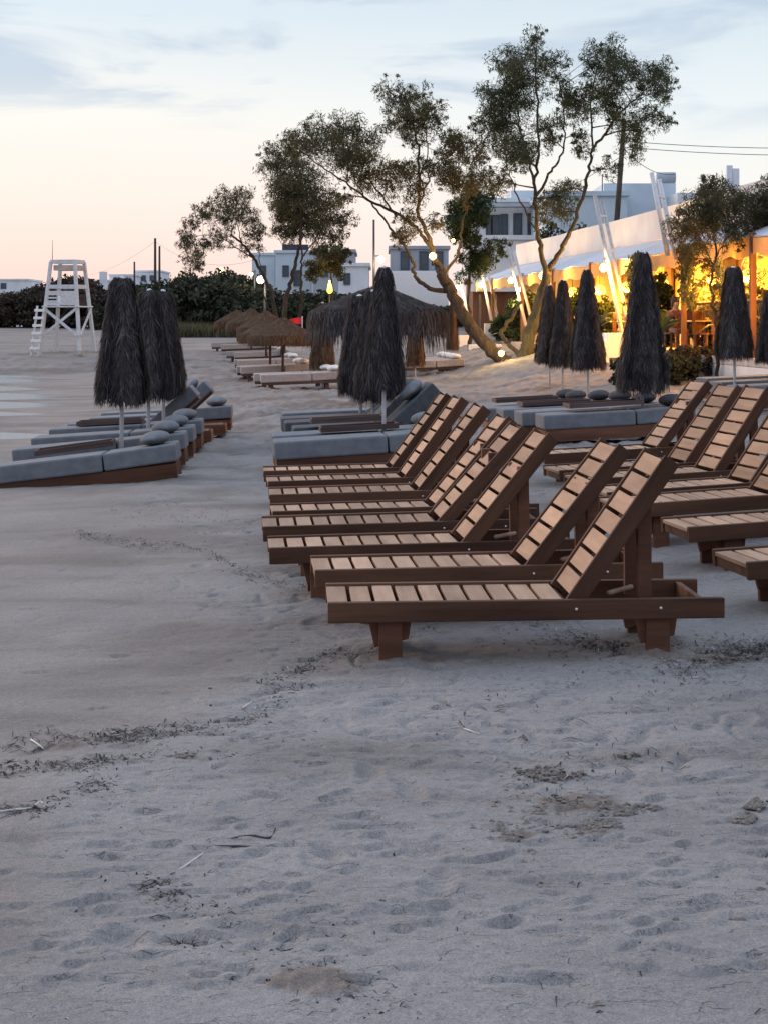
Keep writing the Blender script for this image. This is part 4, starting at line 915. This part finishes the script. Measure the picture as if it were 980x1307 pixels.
# street lamps
def slamp(label, px, py, d, r, mat, w, col, arm=(0, 0), ztop=None):
    p = W(px, py, d); gz = g(p.x, d); root = thing('street_lamp', label, 'street lamp', (p.x, d, gz))
    zt = (W(px, ztop, d).z if ztop else p.z+.25)-gz
    MB().tube([(arm[0], .2, -.3), (arm[0], .2, zt)], [.07, .05], 8).build('post', 'metal_dark', root)
    MB().bar((arm[0], .2, p.z-gz+.16), (0, .0, p.z-gz+.16), .05, .05).build('arm', 'metal_dark', root)
    MB().lathe([(r*.3, -r), (r*.8, -r*.6), (r, 0), (r*.8, r*.6), (r*.3, r)], 14, (0, 0, p.z-gz)).build('bulb', mat, root)
    lamp(p+Vector((0, -r-.1, 0)), w, col)
slamp('white street lamp on a tall post behind the tall closed umbrella', 486, 331, 75, .16, 'bulb_white', 90, (1, .8, .55), (-.32, 0), 280)
slamp('bright white lamp at the base of the sparse tamarisk', 333, 357, 78, .19, 'bulb_white', 90, (1, .8, .55), (.2, 0))
slamp('small white lamp beside the bright one in front of blue houses', 321, 350, 95, .12, 'bulb_white', 40, (1, .8, .55), (.2, 0))
slamp('dim amber street lamp above the dark hedge', 283, 345, 110, .20, 'bulb_orange', 40, (1, .6, .25), (.2, 0))

# ------------------------------------------------------------------ restaurant
OUT = [(8.3, 24), (7.6, 30), (6.55, 45), (5.25, 58), (3.9, 70)]
def out_x(y): return float(np.interp(y, [p[1] for p in OUT], [p[0] for p in OUT]))
WDT = 1.75; FL = 1.0
ysr = [24, 30, 35, 40, 45, 50, 54, 58, 62, 66, 70]
R = thing('restaurant', 'long white beach restaurant with glowing yellow terrace under a grey awning', 'restaurant', (out_x(45)+WDT, 45, 0)); R0 = Vector(R.location)
def strip(name, f0, f1, mat, thick=None, segs=None, par=R, flute=0):
    """surface spanned between two lines given as functions of y"""
    ss = segs or ysr; m = MB(); n = len(ss); vs = []
    for y in ss: vs += [Vector((*f0(y),))-R0, Vector((*f1(y),))-R0]
    if thick is not None:
        t = Vector(thick); m.add(vs+[v+t for v in vs], [[2*i, 2*i+1, 2*i+3, 2*i+2] for i in range(n-1)]+[[2*n+2*i+2, 2*n+2*i+3, 2*n+2*i+1, 2*n+2*i] for i in range(n-1)]
              + [[2*i, 2*i+2, 2*n+2*i+2, 2*n+2*i] for i in range(n-1)]+[[2*i+3, 2*i+1, 2*n+2*i+1, 2*n+2*i+3] for i in range(n-1)]+[[0, 1, 2*n+1, 2*n][::-1], [2*n-2, 2*n-1, 4*n-1, 4*n-2]])
    else: m.add(vs, [[2*i, 2*i+1, 2*i+3, 2*i+2] for i in range(n-1)])
    return m.build(name, mat, par)
wx = lambda y: out_x(y)+WDT
strip('wall', lambda y: (wx(y), y, 0), lambda y: (wx(y), y, 4.12), 'ochre_glow', (.35, 0, 0))
strip('parapet', lambda y: (wx(y)-.06, y, 4.122), lambda y: (wx(y)-.06, y, 5.0+.02*math.sin(y)), 'plaster_warm', (.5, 0, 0))
strip('roof', lambda y: (wx(y)+.44, y, 4.3), lambda y: (wx(y)+9, y, 4.3), 'plaster', (0, 0, -.2))
fine = list(np.linspace(24, 70, 70))
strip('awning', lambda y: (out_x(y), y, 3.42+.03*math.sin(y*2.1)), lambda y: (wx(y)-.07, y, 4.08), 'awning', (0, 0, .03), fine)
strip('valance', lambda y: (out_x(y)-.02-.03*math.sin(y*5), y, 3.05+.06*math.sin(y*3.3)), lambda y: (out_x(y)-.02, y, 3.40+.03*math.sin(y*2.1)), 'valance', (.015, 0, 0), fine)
strip('terrace_floor', lambda y: (out_x(y)-.35, y, FL), lambda y: (wx(y)-.01, y, FL), 'stone', (0, 0, -.15))
strip('terrace_wall', lambda y: (out_x(y)-.34, y, -.1), lambda y: (out_x(y)-.34, y, FL-.16), 'plaster_warm', (.3, 0, 0))
for y in (28, 33, 38.5, 43.5, 49, 54.5, 60, 66):
    MB().box(out_x(y)-.06-R0.x, out_x(y)+.06-R0.x, y-.06-45, y+.06-45, FL, 3.5).build('awning_post', 'cladding', R)
for y in (36, 41, 47, 52, 57):
    f = MB(); f.box(wx(y)-R0.x-.07, wx(y)-R0.x-.004, y-.9-45, y-.75-45, FL, 3.3).box(wx(y)-R0.x-.07, wx(y)-R0.x-.004, y+.75-45, y+.9-45, FL, 3.3).box(wx(y)-R0.x-.08, wx(y)-R0.x-.004, y-.9-45, y+.9-45, 3.302, 3.45)
    fo = f.build('door_frame', 'cladding', R); MB().box(wx(y)-R0.x-.04, wx(y)-R0.x-.004, y-.74-45, y+.74-45, FL, 3.29).build('door_leaf', 'cladding', fo)
# white far volume of the restaurant and brown cabin
x0, x1, zt, _ = hx(600, 700, 330, 400, 76)
cab = house('wooden_cabin', 'brown timber cabin with white fascia at the far end of the restaurant', x0, x1, 74, 6, .5, 3.55, 'cladding', [], 'cabin')
a = W(605, 348, 73.6); b = W(700, 330, 73.6)
MB().box(x0-cab.location.x-.1, x1-cab.location.x+.1, -.35, -.13, 2.6, 3.9).build('fascia', 'plaster', cab)
for px in (612, 632, 655): p = W(px, 400, 73.9); MB().box(p.x-cab.location.x-.06, p.x-cab.location.x+.06, -.1, -.003, 0, 2.5).build('post', 'dark', cab)
r = phouse('white_annex', 'white windowless annex between the two storey house and cabin', 600, 694, 306, 79.5, 'plaster', [], depth=5)
# white leaning posts with lamps
def lean_posts(label, y, bulb=True, w=170, pair=True, ztop=5.2, dx=0, cut=0.0):
    x = out_x(y)-.05+dx; z0 = FL if y > 30 else .2
    root = thing('leaning_lamp_post', label, 'lamp post', (x, y, z0), (0, 0, 0), 'white leaning lamp posts along the terrace')
    for k, o_ in enumerate((0, .62) if pair else (0,)):
        MB().tube([(.25+o_*.55-1.0*cut-o_*.1*cut, o_, -.9+(ztop-z0-.1*k+.9)*cut), (-.75+o_*.45, o_, ztop-z0-(.10*k))], [.062, .052], 10).build('post', 'white_wood', root)
    if pair: MB().tube([(-.63, 0, ztop-z0-.55), (-.34, .62, ztop-z0-.55)], .025, 8).build('cross_bar', 'white_wood', root)
    if cut:
        MB().bar((-.50, .02, 2.62), (.12, .02, 2.50), .07, .07).build('bracket', 'white_wood', root); MB().bar((-.27, .64, 2.6), (.12, .64, 2.50), .07, .07).build('bracket', 'white_wood', root)
    if bulb:
        zz = 3.2-z0; bx = .25-1.0*(zz+.9)/(ztop-z0+.9)-.16
        MB().lathe([(.02, -.11), (.075, -.08), (.115, 0), (.08, .08), (.03, .12)], 14, (bx, -.05, zz)).build('bulb', 'bulb', root)
        MB().tube([(bx, -.05, zz+.11), (bx, -.05, zz+.24), (bx+.16, 0, zz+.24)], .015, 6).build('lamp_arm', 'metal_dark', root)
        lamp(Vector((x+bx-.05, y-.30, 3.08)), w)
lean_posts('white leaning pair of posts with bare tops above the young tamarisk', 38.3, False, cut=.62)
lean_posts('white leaning pair of posts whose lamp glows above the biggest umbrella', 45)
lean_posts('lit leaning post beside the fork of the tallest tamarisk', 52.5, True, 150, False, 3.9)
lean_posts('lit leaning post seen through the branches against the white annex', 58.6, True, 150, True, 4.4)
lean_posts('tall lit leaning post in front of the brown cabin', 65.6, True, 130, True)
lean_posts('lit leaning post farthest along the terrace near the leaning trunk', 70, True, 130, False, 3.9)
p = W(951, 318, 34.5)
r = thing('wall_lamp', 'bright globe lamp glowing through the young tamarisk branches', 'lamp', p)
MB().lathe([(.02, -.13), (.10, -.09), (.14, 0), (.10, .09), (.02, .13)], 14).build('bulb', 'bulb', r); MB().tube([(0, 0, .12), (0, 0, .75)], .012, 6).build('cord', 'metal_dark', r)
lamp(p+Vector((-.2, -.2, -.2)), 190)
# ceiling lamps under the awning
for k, (y, w_) in enumerate(((31.5, 340), (36.5, 560), (39.4, 470), (44.6, 460), (48.5, 400), (52, 300), (56, 200), (61, 130))):
    x = out_x(y)+.95
    r = thing('pendant_lamp', 'rattan pendant lamp glowing under the awning, one in a line along the terrace', 'lamp', (x, y, 2.75), (0, 0, 0), 'rattan pendant lamps under the awning')
    MB().lathe([(.05, .16), (.17, .08), (.2, -.08), (.17, -.16)], 16).build('shade', 'shade', r)
    MB().tube([(0, 0, .16), (0, 0, .95)], .01, 6).build('cord', 'metal_dark', r)
    lamp((x-.25, y-.25, 2.45), w_, (1, .42, .045), .15)
# restaurant furniture
def chair(label, x, y, rz, mat='cladding', grp='wooden chairs on the lit terrace'):
    root = thing('terrace_chair', label, 'chair', (x, y, FL), (0, 0, rz), grp)
    MB().box(-.23, .23, -.22, .22, .42, .46).build('seat', mat, root, .008)
    MB().box(-.23, .23, .19, .225, .462, .98).build('backrest', mat, root, .01)
    for sx in (-.2, .17):
        for sy in (-.2, .17): MB().box(sx, sx+.035, sy, sy+.035, 0, .42).build('leg', mat, root)
    return root
def table(label, x, y, mat='ochre_glow'):
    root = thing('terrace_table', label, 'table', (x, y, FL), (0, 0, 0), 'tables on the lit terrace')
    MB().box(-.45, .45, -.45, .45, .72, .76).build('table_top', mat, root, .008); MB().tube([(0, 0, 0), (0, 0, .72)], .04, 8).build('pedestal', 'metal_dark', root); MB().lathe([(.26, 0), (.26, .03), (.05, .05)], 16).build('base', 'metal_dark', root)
ch = [(7.25, 41.2, 2.8, 'cladding chair'), ]
chair('brown high backed chair holding the person in rose at the terrace edge', W(861, 0, 41.3).x, 41.3, rad(15))
chair('brown chair holding the person in dark clothes at the terrace table', W(886, 0, 41.6).x, 42.2, rad(160))
chair('empty wooden chair near the lone umbrella on the terrace', W(900, 0, 38.5).x, 38.5, rad(40))
chair('empty wooden chair behind the biggest umbrella on the terrace', W(792, 0, 48).x, 48, rad(70))
chair('empty wooden chair by the rattan lamp on the terrace', W(775, 0, 50).x, 50.5, rad(200))
table('square terrace table between the two seated people', W(872, 0, 42).x, 41.8); table('square terrace table behind the lone umbrella', W(915, 0, 38).x-.05, 39); table('square terrace table behind the biggest umbrella', W(790, 0, 50).x, 49.4)
def person(label, x, y, rz, top):
    me = bpy.data.meshes.new('person')
    J = [(0, 0, .50), (0, -.02, .72), (0, -.03, .92), (0, -.03, 1.03), (0, -.05, 1.15), (0, -.06, 1.25),
         (.20, -.03, .95), (.26, -.10, .72), (.18, -.32, .74), (-.20, -.03, .95), (-.26, -.10, .72), (-.16, -.33, .76),
         (.10, -.02, .50), (.13, -.42, .50), (.13, -.42, .08), (.13, -.54, .03), (-.10, -.02, .50), (-.13, -.42, .50), (-.13, -.42, .08), (-.13, -.54, .03), (.15, -.40, .75), (-.13, -.41, .77)]
    E = [(0, 1), (1, 2), (2, 3), (3, 4), (4, 5), (2, 6), (6, 7), (7, 8), (2, 9), (9, 10), (10, 11), (0, 12), (12, 13), (13, 14), (14, 15), (0, 16), (16, 17), (17, 18), (18, 19), (8, 20), (11, 21)]
    Rr = [.15, .14, .14, .055, .10, .075, .065, .05, .038, .065, .05, .038, .09, .07, .05, .035, .09, .07, .05, .035, .03, .03]
    me.from_pydata(J, E, []); o = link('person', me, top); o.location = (x, y, FL); o.rotation_euler.z = rz
    me.materials.append(M['skin'])
    s = o.modifiers.new('Skin', 'SKIN')
    if not me.skin_vertices: 
        bpy.context.view_layer.objects.active = o
    for v, r_ in zip(me.skin_vertices[0].data, Rr): v.radius = (r_, r_)
    me.skin_vertices[0].data[0].use_root = True
    o.modifiers.new('Subsurf', 'SUBSURF').levels = 1; o.modifiers['Subsurf'].render_levels = 2
    dg = bpy.context.evaluated_depsgraph_get(); em = bpy.data.meshes.new_from_object(o.evaluated_get(dg)); o.modifiers.clear()
    o.data = em; em.materials.clear(); em.materials.append(M[top]); em.materials.append(M['skin'])
    for p_ in em.polygons:
        c = p_.center; p_.use_smooth = True
        if c.z > 1.0 or (c.y < -.22 and .66 < c.z < .9): p_.material_index = 1
    tag(o, label, 'person')
    hm = MB(); hm.lathe([(.02, 1.36), (.075, 1.345), (.108, 1.29), (.118, 1.22), (.11, 1.14), (.085, 1.08)], 16, (0, -.035, 0), .03)
    hm.v = [(a, b+ (.02 if b > -.03 else .045), c) for a, b, c in hm.v]; hm.build('hair', 'hair', o)
    nz = MB(); nz.tube([(0, -.15, 1.20), (0, -.175, 1.165)], [.012, .018], 6); nz.build('nose', 'skin', o)
    return o
person('person in rose clothes sitting at the terrace edge, back to the beach', W(861, 0, 41.3).x, 41.3, rad(15), 'rose_cloth')
person('person in dark clothes sitting across the terrace table', W(886, 0, 41.6).x, 42.2, rad(160), 'dark_cloth')
# plants on the terrace
def banana(label, x, y, z, n, L, seed):
    rs = np.random.RandomState(seed); root = thing('broad_leaf_plant', label, 'plant', (x, y, z), (0, 0, 0))
    MB().tube([(0, 0, -.2), (0, 0, .5)], [.07, .04], 8).build('stem', 'leaf_green' if False else 'bark', root)
    P = []; Wd = []
    for k in range(n):
        a = rs.rand()*6.28; up = rs.uniform(.7, 1.35); l = L*rs.uniform(.7, 1.1); d = np.array([math.cos(a), math.sin(a), 0])
        t = np.linspace(0, 1, 9)[:, None]
        p = np.array([0, 0, .35])+d*t*l*math.cos(up)*1.25+np.array([0, 0, 1])*(t*l*math.sin(up)-(t**2.4)*l*.55)
        w = np.cross(d, [0, 0, 1])*(np.sin(np.clip(t*1.05, 0, 1)*math.pi)**.7)*.12+1e-4
        P.append(p); Wd.append(w)
    ribbons('leaves', np.array(P), np.array(Wd), 'leaf_green', root)
banana('broad leaved plant with arching leaves beside the lit awning post', W(752, 0, 46.5).x, 46.5, FL, 12, 1.75, 1)
banana('green broad leaved plant next to the seated people', W(838, 0, 40.2).x, 40.2, FL, 12, 1.7, 2)
banana('small broad leaved plant near the far cabin lights', W(655, 0, 62).x, 62, .7, 10, 1.3, 3)
banana('broad leaved plant glowing yellow behind the lone umbrella', W(948, 0, 36.5).x+.2, 37.5, FL, 12, 1.7, 4)
def leafy(label, px, d, h, w, seed, mat='leaf_green'):
    p = W(px, 0, d); bush('leafy_plant', label, p.x, d, w, h, mat, 2600, .11, None, seed, cat='plant')
leafy('dark leafy potted plant to the landward side of the biggest umbrella', 838, 42.5, 2.6, .9, 31)
leafy('tall leafy shrub lit amber between chairs and the lone umbrella', 905, 39.6, 2.4, 1.0, 32, 'leaf_brown')
leafy('leafy shrub against the lit wall near the wall lamp', 965, 35.5, 2.3, 1.0, 33, 'leaf_brown')
leafy('leafy shrub under the awning behind the twin umbrella tops', 738, 52, 2.2, 1.2, 34)
leafy('bushy plant among small bulbs in front of the brown cabin', 668, 61, 2.3, 1.3, 35)
leafy('low bushy plant at the base of the lit cabin wall', 645, 63, 1.3, 1.2, 36)
chair('dark wooden chair beside the amber shrub on the terrace', W(925, 0, 38).x, 38, rad(120))
chair('dark wooden chair seen between the seated people and umbrella', W(872, 0, 44).x, 44.5, rad(10))
def vine(label, y, n, seed):
    rs = np.random.RandomState(seed); root = thing('hanging_vine', label, 'vine', (out_x(y)-.12, y, 3.3))
    st = MB(); cs = []; rr = []
    for k in range(7):
        yy = rs.uniform(-.8, .8); L = rs.uniform(.5, 1.5); pts = [Vector((rs.normal()*.05, yy+rs.normal()*.05*j, .1-L*j/5)) for j in range(6)]
        st.tube(pts, .008, 4, cap=False); cs += [tuple(p) for p in pts]; rr += [rs.uniform(.10, .2) for _ in pts]
    st.build('stems', 'bark', root); leaves_mesh('foliage', cs, rr, [n]*len(cs), .11, .022, 'leaf', root, .8)
vine('leafy vine hanging from the awning edge behind the biggest umbrella', 43.0, 34, 51)
vine('leafy vine on the awning edge between the bare leaning posts and the young tamarisk', 37.6, 30, 53)
leafy('slim leafy plant in front of the lit wall behind the twin umbrella tops', 770, 49.5, 2.0, .8, 37)
leafy('dark bushy plant by the terrace edge under the wall lamp', 940, 36.2, 1.5, .9, 38)
# reed screen and low walls
rp = np.array([[(out_x(y)+.5+RS.uniform(-.03, .03), y, 2.16), (out_x(y)+.48, y+RS.uniform(-.03, .03), 1.98), (out_x(y)+.5+RS.uniform(-.05, .05), y+RS.uniform(-.05, .05), 1.8+RS.uniform(-.08, .1))] for y in np.linspace(30.2, 39.5, 700)])
fr = thing('straw_bar_fringe', 'hanging straw fringe of the terrace bar glowing behind the lone umbrella', 'fringe', (out_x(35)+.5, 35, 2.2))
o = ribbons('straw', rp-np.array([out_x(35)+.5, 35, 2.2]), np.tile(np.array([0, .012, 0]), (len(rp), 3, 1)), 'grass', fr)
MB().tube([(out_x(y)-out_x(35), y-35, -.03) for y in (30.2, 33, 36, 39.5)], .03, 8).build('rail', 'cladding', fr)
for y in (30.4, 33.5, 36.5, 39.3): MB().tube([(out_x(y)-out_x(35), y-35, -.03), (out_x(y)-out_x(35), y-35, FL-2.2)], .035, 8).build('post', 'cladding', fr)
def steps(label, px, d, mat):
    p = W(px, 480, d); z = g(p.x, d); root = thing('white_steps', label, 'steps', (p.x, d, z), (0, 0, rad(8)))
    m_ = MB()
    for k in range(4): m_.box(-.16+.12*k, .75, 0+.001*k, .9, -.2+.001*k, .18*(4-k) if False else .2+.18*k)
    m_.build('treads', 'bright_white', root, .01); MB().box(.25, .7, -.006, .0, -.02, .15).build('recess_shade', 'dark', root)  # dark sheet painted on for the shade inside the hole
steps('bright white masonry steps between two closed umbrellas', 764, 39.5, 'bright_white')
for lab, px0, px1, yt, d, mt, zb in (('low white block behind the white pillows near the slim umbrella', 578, 598, 428, 60, 'bright_white', .2), ('low white wall beside the leaning tamarisk trunk', 598, 640, 440, 56, 'bright_white', .1),
                            ('pale panel of the planter behind the twin tamarisks', 618, 634, 413, 64, 'plaster_warm', .4), ('second pale planter panel beside the lit pole', 640, 658, 413, 64, 'plaster_warm', .4), ('pale pink stone wall behind the raised wooden backrests', 938, 1010, 470, 33, 'stone', .1), ('white rendered wall beneath the lone umbrella', 950, 1020, 455, 34.2, 'bright_white', .1)):
    wallthing('low_wall', lab, px0, px1, yt, d, mt, .4, zb)
# small lights
def bulb_thing(label, px, py, d, r, w, mat='bulb', col=(1, .62, .2), off=(0, -.3, .1)):
    p = W(px, py, d); root = thing('spot_bulb', label, 'lamp', p)
    MB().lathe([(r*.3, -r), (r*.85, -r*.5), (r, 0), (r*.85, r*.5), (r*.3, r)], 12).build('bulb', mat, root)
    MB().tube([(0, r*.5, -r), (0, r*1.2, -r*2.4)], r*.35, 8).build('holder', 'metal_dark', root)
    lamp(p+Vector(off), w, col, .06)
bulb_thing('bright bulb fixed in the fork of the leaning tamarisk', 552, 327, 44.6, .10, 42, 'bulb', (1, .6, .16), (0, -.15, .22))
bulb_thing('spot bulb on the branch stub near the dark evergreen', 578, 307, 44.7, .05, 16, 'bulb', (1, .6, .16), (.05, -.2, .12))
bulb_thing('ground bulb between the bases of the twin tamarisks', 639, 451, 44.3, .085, 40, 'bulb', (1, .66, .25), (.1, -.25, .2))
bulb_thing('small white bulb beside the dark wall of the cabin', 664, 371, 63, .13, 25, 'bulb_white', (1, .8, .5))
bulb_thing('tiny bulb hanging below the awning near the cabin', 660, 382, 62, .07, 6, 'bulb_white', (1, .8, .5))
bulb_thing('tiny bulb low among the plants by the cabin', 654, 390, 61, .07, 10, 'bulb', (1, .7, .2))
lamp(W(690, 425, 44.3)+Vector((.1, -.4, 0)), 18, (.95, .85, .25), .1)
p = W(421, 366, 80); r = thing('hedge_leaf_glow', 'added yellow glow for the lit leaves at the top of the hedge', 'leaf_glow', p)  # glowing body added in place of spotlit leaves
MB().lathe([(.05, -.33), (.13, -.22), (.15, -.02), (.07, .16), (.02, .33)], 10, wob=.3).build('glow_body', 'leaf_glow', r); MB().tube([(0, 0, -.36), (0, 0, -2.5)], .03, 6).build('stake', 'metal_dark', r); lamp(p+Vector((0, -.4, .4)), 40, (1, .62, .1))
tree('slender_tree', 'slender small tree glowing amber above the yellow leaf glow', 81, [([(426,400),(424,370),(421,345),(416,322)], .09, .03), ([(422,350),(432,332),(440,318)], .04, .015)], [(410,335,13),(425,328,12),(432,340,12),(418,318,10),(405,345,10),(437,322,9)], 'leaf_brown', 'bark', .6, 1.0, .16, .03, seed=33)
# red flag
p = W(378, 410, 52); gz = g(p.x, 52); r = thing('red_flag', 'small bright red flag beside the rim of the wide parasol', 'flag', (p.x+.2, 52, gz))
MB().tube([(0, 0, -.2), (0, 0, p.z-gz+.16)], .015, 8).build('pole', 'pole', r)
fm = MB(); fv = []
for i in range(9):
    t = i/8; fv += [(-.02-.38*t, .03*math.sin(t*7), p.z-gz+.13-.06*t), (-.02-.38*t, .03*math.sin(t*7+.4), p.z-gz-.10+.05*t)]
fm.add(fv+[(a, b+.006, c) for a, b, c in fv], [[2*i, 2*i+1, 2*i+3, 2*i+2] for i in range(8)]+[[18+2*i+2, 18+2*i+3, 18+2*i+1, 18+2*i] for i in range(8)], True); fm.build('cloth', 'red', r)

# ------------------------------------------------------------------ beach litter
def stick(label, pts, r, mat, group):
    ps = [gp(px, py) for px, py in pts]; c = ps[0].copy()
    sp = smooth_pts([p-c+Vector((0, 0, r*.8+.004*(k % 2))) for k, p in enumerate(ps)], 4)
    rr_ = [r*(.9-.45*i/(len(sp)-1))*random.uniform(.85, 1.15) for i in range(len(sp))]
    o = MB().tube(sp, rr_, 7, wob=.12).build('driftwood_stick' if mat == 'stick' else 'dark_twig', mat, None, 0, c); tag(o, label, 'stick', group)
gs = 'sticks washed up on the sand'
stick('longest bleached branch lying among the seaweed', [(-10, 1040), (15, 1037), (40, 1033), (52, 1026), (58, 1034)], .006, 'stick', gs)
stick('straight pale driftwood splinter on open sand', [(229, 1112), (260, 1092)], .0045, 'stick', gs)
stick('crooked white twig just below the pale splinter', [(248, 1127), (258, 1133), (270, 1140), (278, 1136)], .0036, 'stick', gs)
stick('short white twig pair under the loungers, open sand', [(590, 930), (600, 935), (612, 938)], .0036, 'stick', gs)
stick('thin dark branched twig in the middle of the sand', [(295, 1073), (320, 1070), (345, 1071), (352, 1060)], .006, 'dark_stick', gs)
stick('long dark curved stalk beneath the branched twig', [(270, 1082), (300, 1083), (343, 1083)], .005, 'dark_stick', gs)
stick('short dark twig poking up from bare sand', [(667, 940), (672, 948)], .007, 'dark_stick', gs)
stick('pale stalk in the seaweed line by the water', [(40, 945), (50, 953), (56, 957)], .0045, 'stick', gs)
stick('pale splinter beside dark weed under the water side', [(310, 905), (322, 897)], .0045, 'stick', gs)
def litter():
    P = []; Wd = []
    rs = np.random.RandomState(3)
    bands = [([(0, 952), (120, 942), (220, 935), (330, 922), (370, 880), (470, 835), (560, 800)], 260, 7), ([(0, 990), (90, 975), (240, 968), (330, 972)], 160, 9), ([(0, 1040), (60, 1036), (130, 1000), (140, 1015)], 90, 7),
             ([(110, 684), (175, 694), (240, 696), (290, 720), (345, 745), (400, 750)], 200, 5), ([(185, 1130), (250, 1165), (300, 1180)], 60, 12), ([(330, 1235), (400, 1260), (490, 1290)], 130, 22), ([(350, 880), (400, 850), (440, 830), (480, 840)], 120, 8),
             ([(600, 900), (980, 880)], 40, 30), ([(870, 850), (980, 830)], 90, 12), ([(100, 1200), (900, 1200)], 30, 90), ([(540, 1000), (980, 960)], 50, 40), ([(250, 1230), (240, 1215)], 24, 5), ([(650, 800), (900, 845)], 120, 14), ([(740, 822), (890, 838)], 260, 9), ([(920, 835), (980, 828)], 160, 10), ([(180, 640), (330, 690)], 60, 18)]
    for poly, n, jit in bands:
        seg = np.array(poly, float); L = np.r_[0, np.cumsum(np.hypot(*np.diff(seg, axis=0).T))]
        clus = rs.rand(max(3, n//5))*L[-1]; coff = rs.normal(size=(len(clus), 2))
        for q_ in range(int(n*3)):
            k_ = q_ % len(clus); t = np.clip(clus[k_]+rs.normal()*15, 0, L[-1]); c = np.array([np.interp(t, L, seg[:, 0]), np.interp(t, L, seg[:, 1])])+(coff[k_]+rs.normal(size=2)*.6)*[jit*1.6, jit*.6]
            if c[1] > 1306 or c[1] < 640: continue
            p = np.array(gp(*c)); a = rs.rand()*6.28; l = rs.uniform(.012, .085); d = np.array([math.cos(a), math.sin(a), rs.uniform(-.06, .10)])*l
            w = np.array([-math.sin(a), math.cos(a), rs.uniform(-.3, .3)])*rs.uniform(.001, .0034); up = np.array([0, 0, rs.uniform(.003, .010)])
            P.append([p+up*.2, p+d*.5+up*1.5, p+d+up*.4]); Wd.append([w*.6, w, w*.3])
    o = ribbons('seaweed_litter', np.array(P), np.array(Wd), 'weed'); tag(o, 'dark dry seaweed scraps strewn in lines over the sand', 'seaweed', None, 'stuff')
litter()
def crumbs():
    rs = np.random.RandomState(9); V = []; Fc = []; T = []
    ico = [(0, 0, 1), (.89, 0, .45), (.28, .85, .45), (-.72, .53, .45), (-.72, -.53, .45), (.28, -.85, .45), (.72, .53, -.45), (-.28, .85, -.45), (-.89, 0, -.45), (-.28, -.85, -.45), (.72, -.53, -.45), (0, 0, -1)]
    tri = [(0, 1, 2), (0, 2, 3), (0, 3, 4), (0, 4, 5), (0, 5, 1), (1, 6, 2), (2, 7, 3), (3, 8, 4), (4, 9, 5), (5, 10, 1), (2, 6, 7), (3, 7, 8), (4, 8, 9), (5, 9, 10), (1, 10, 6), (6, 11, 7), (7, 11, 8), (8, 11, 9), (9, 11, 10), (10, 11, 6)]
    ico = np.array(ico)
    for (px, py, rx, ry, n) in ((640, 1062, 48, 10, 260), (752, 1058, 42, 10, 240), (715, 1032, 75, 10, 200), (690, 988, 42, 14, 150), (775, 1035, 30, 10, 130), (820, 1034, 30, 5, 50), (935, 1048, 24, 7, 90), (965, 1032, 18, 8, 80), (380, 1250, 40, 14, 60), (440, 1275, 40, 12, 50), (800, 966, 22, 6, 40), (235, 968, 20, 4, 40), (830, 835, 70, 10, 90), (690, 1100, 280, 150, 60), (330, 1000, 200, 120, 40)):
        sub = [(rs.normal()*.45*rx, rs.normal()*.45*ry) for _ in range(max(3, n//16))]
        for k in range(int(n*2.2)):
            c = sub[k % len(sub)]; qx = px+c[0]+rs.normal()*rx*.2; qy = py+c[1]+rs.normal()*ry*.22
            if qy > 1300: continue
            p = gp(qx, qy); r = .0025+.0105*rs.rand()**3.5
            v = ico*r*rs.uniform(.5, 1.4, (12, 1))*np.array([rs.uniform(.8, 1.5), rs.uniform(.8, 1.4), rs.uniform(.6, .95)])+np.array([p.x, p.y, p.z+r*.35+.006*rs.rand()])
            o = len(V)*12; V.append(v); Fc += [[a+o, b+o, c_+o] for a, b, c_ in tri]
    me = bpy.data.meshes.new('sand_crumbs'); me.from_pydata(np.concatenate(V).tolist(), [], Fc); me.update()
    o = link('sand_crumbs', me, M['clod']); tag(o, 'brownish crumbs and clods of freshly turned damp sand', 'sand clods', None, 'stuff')
crumbs()
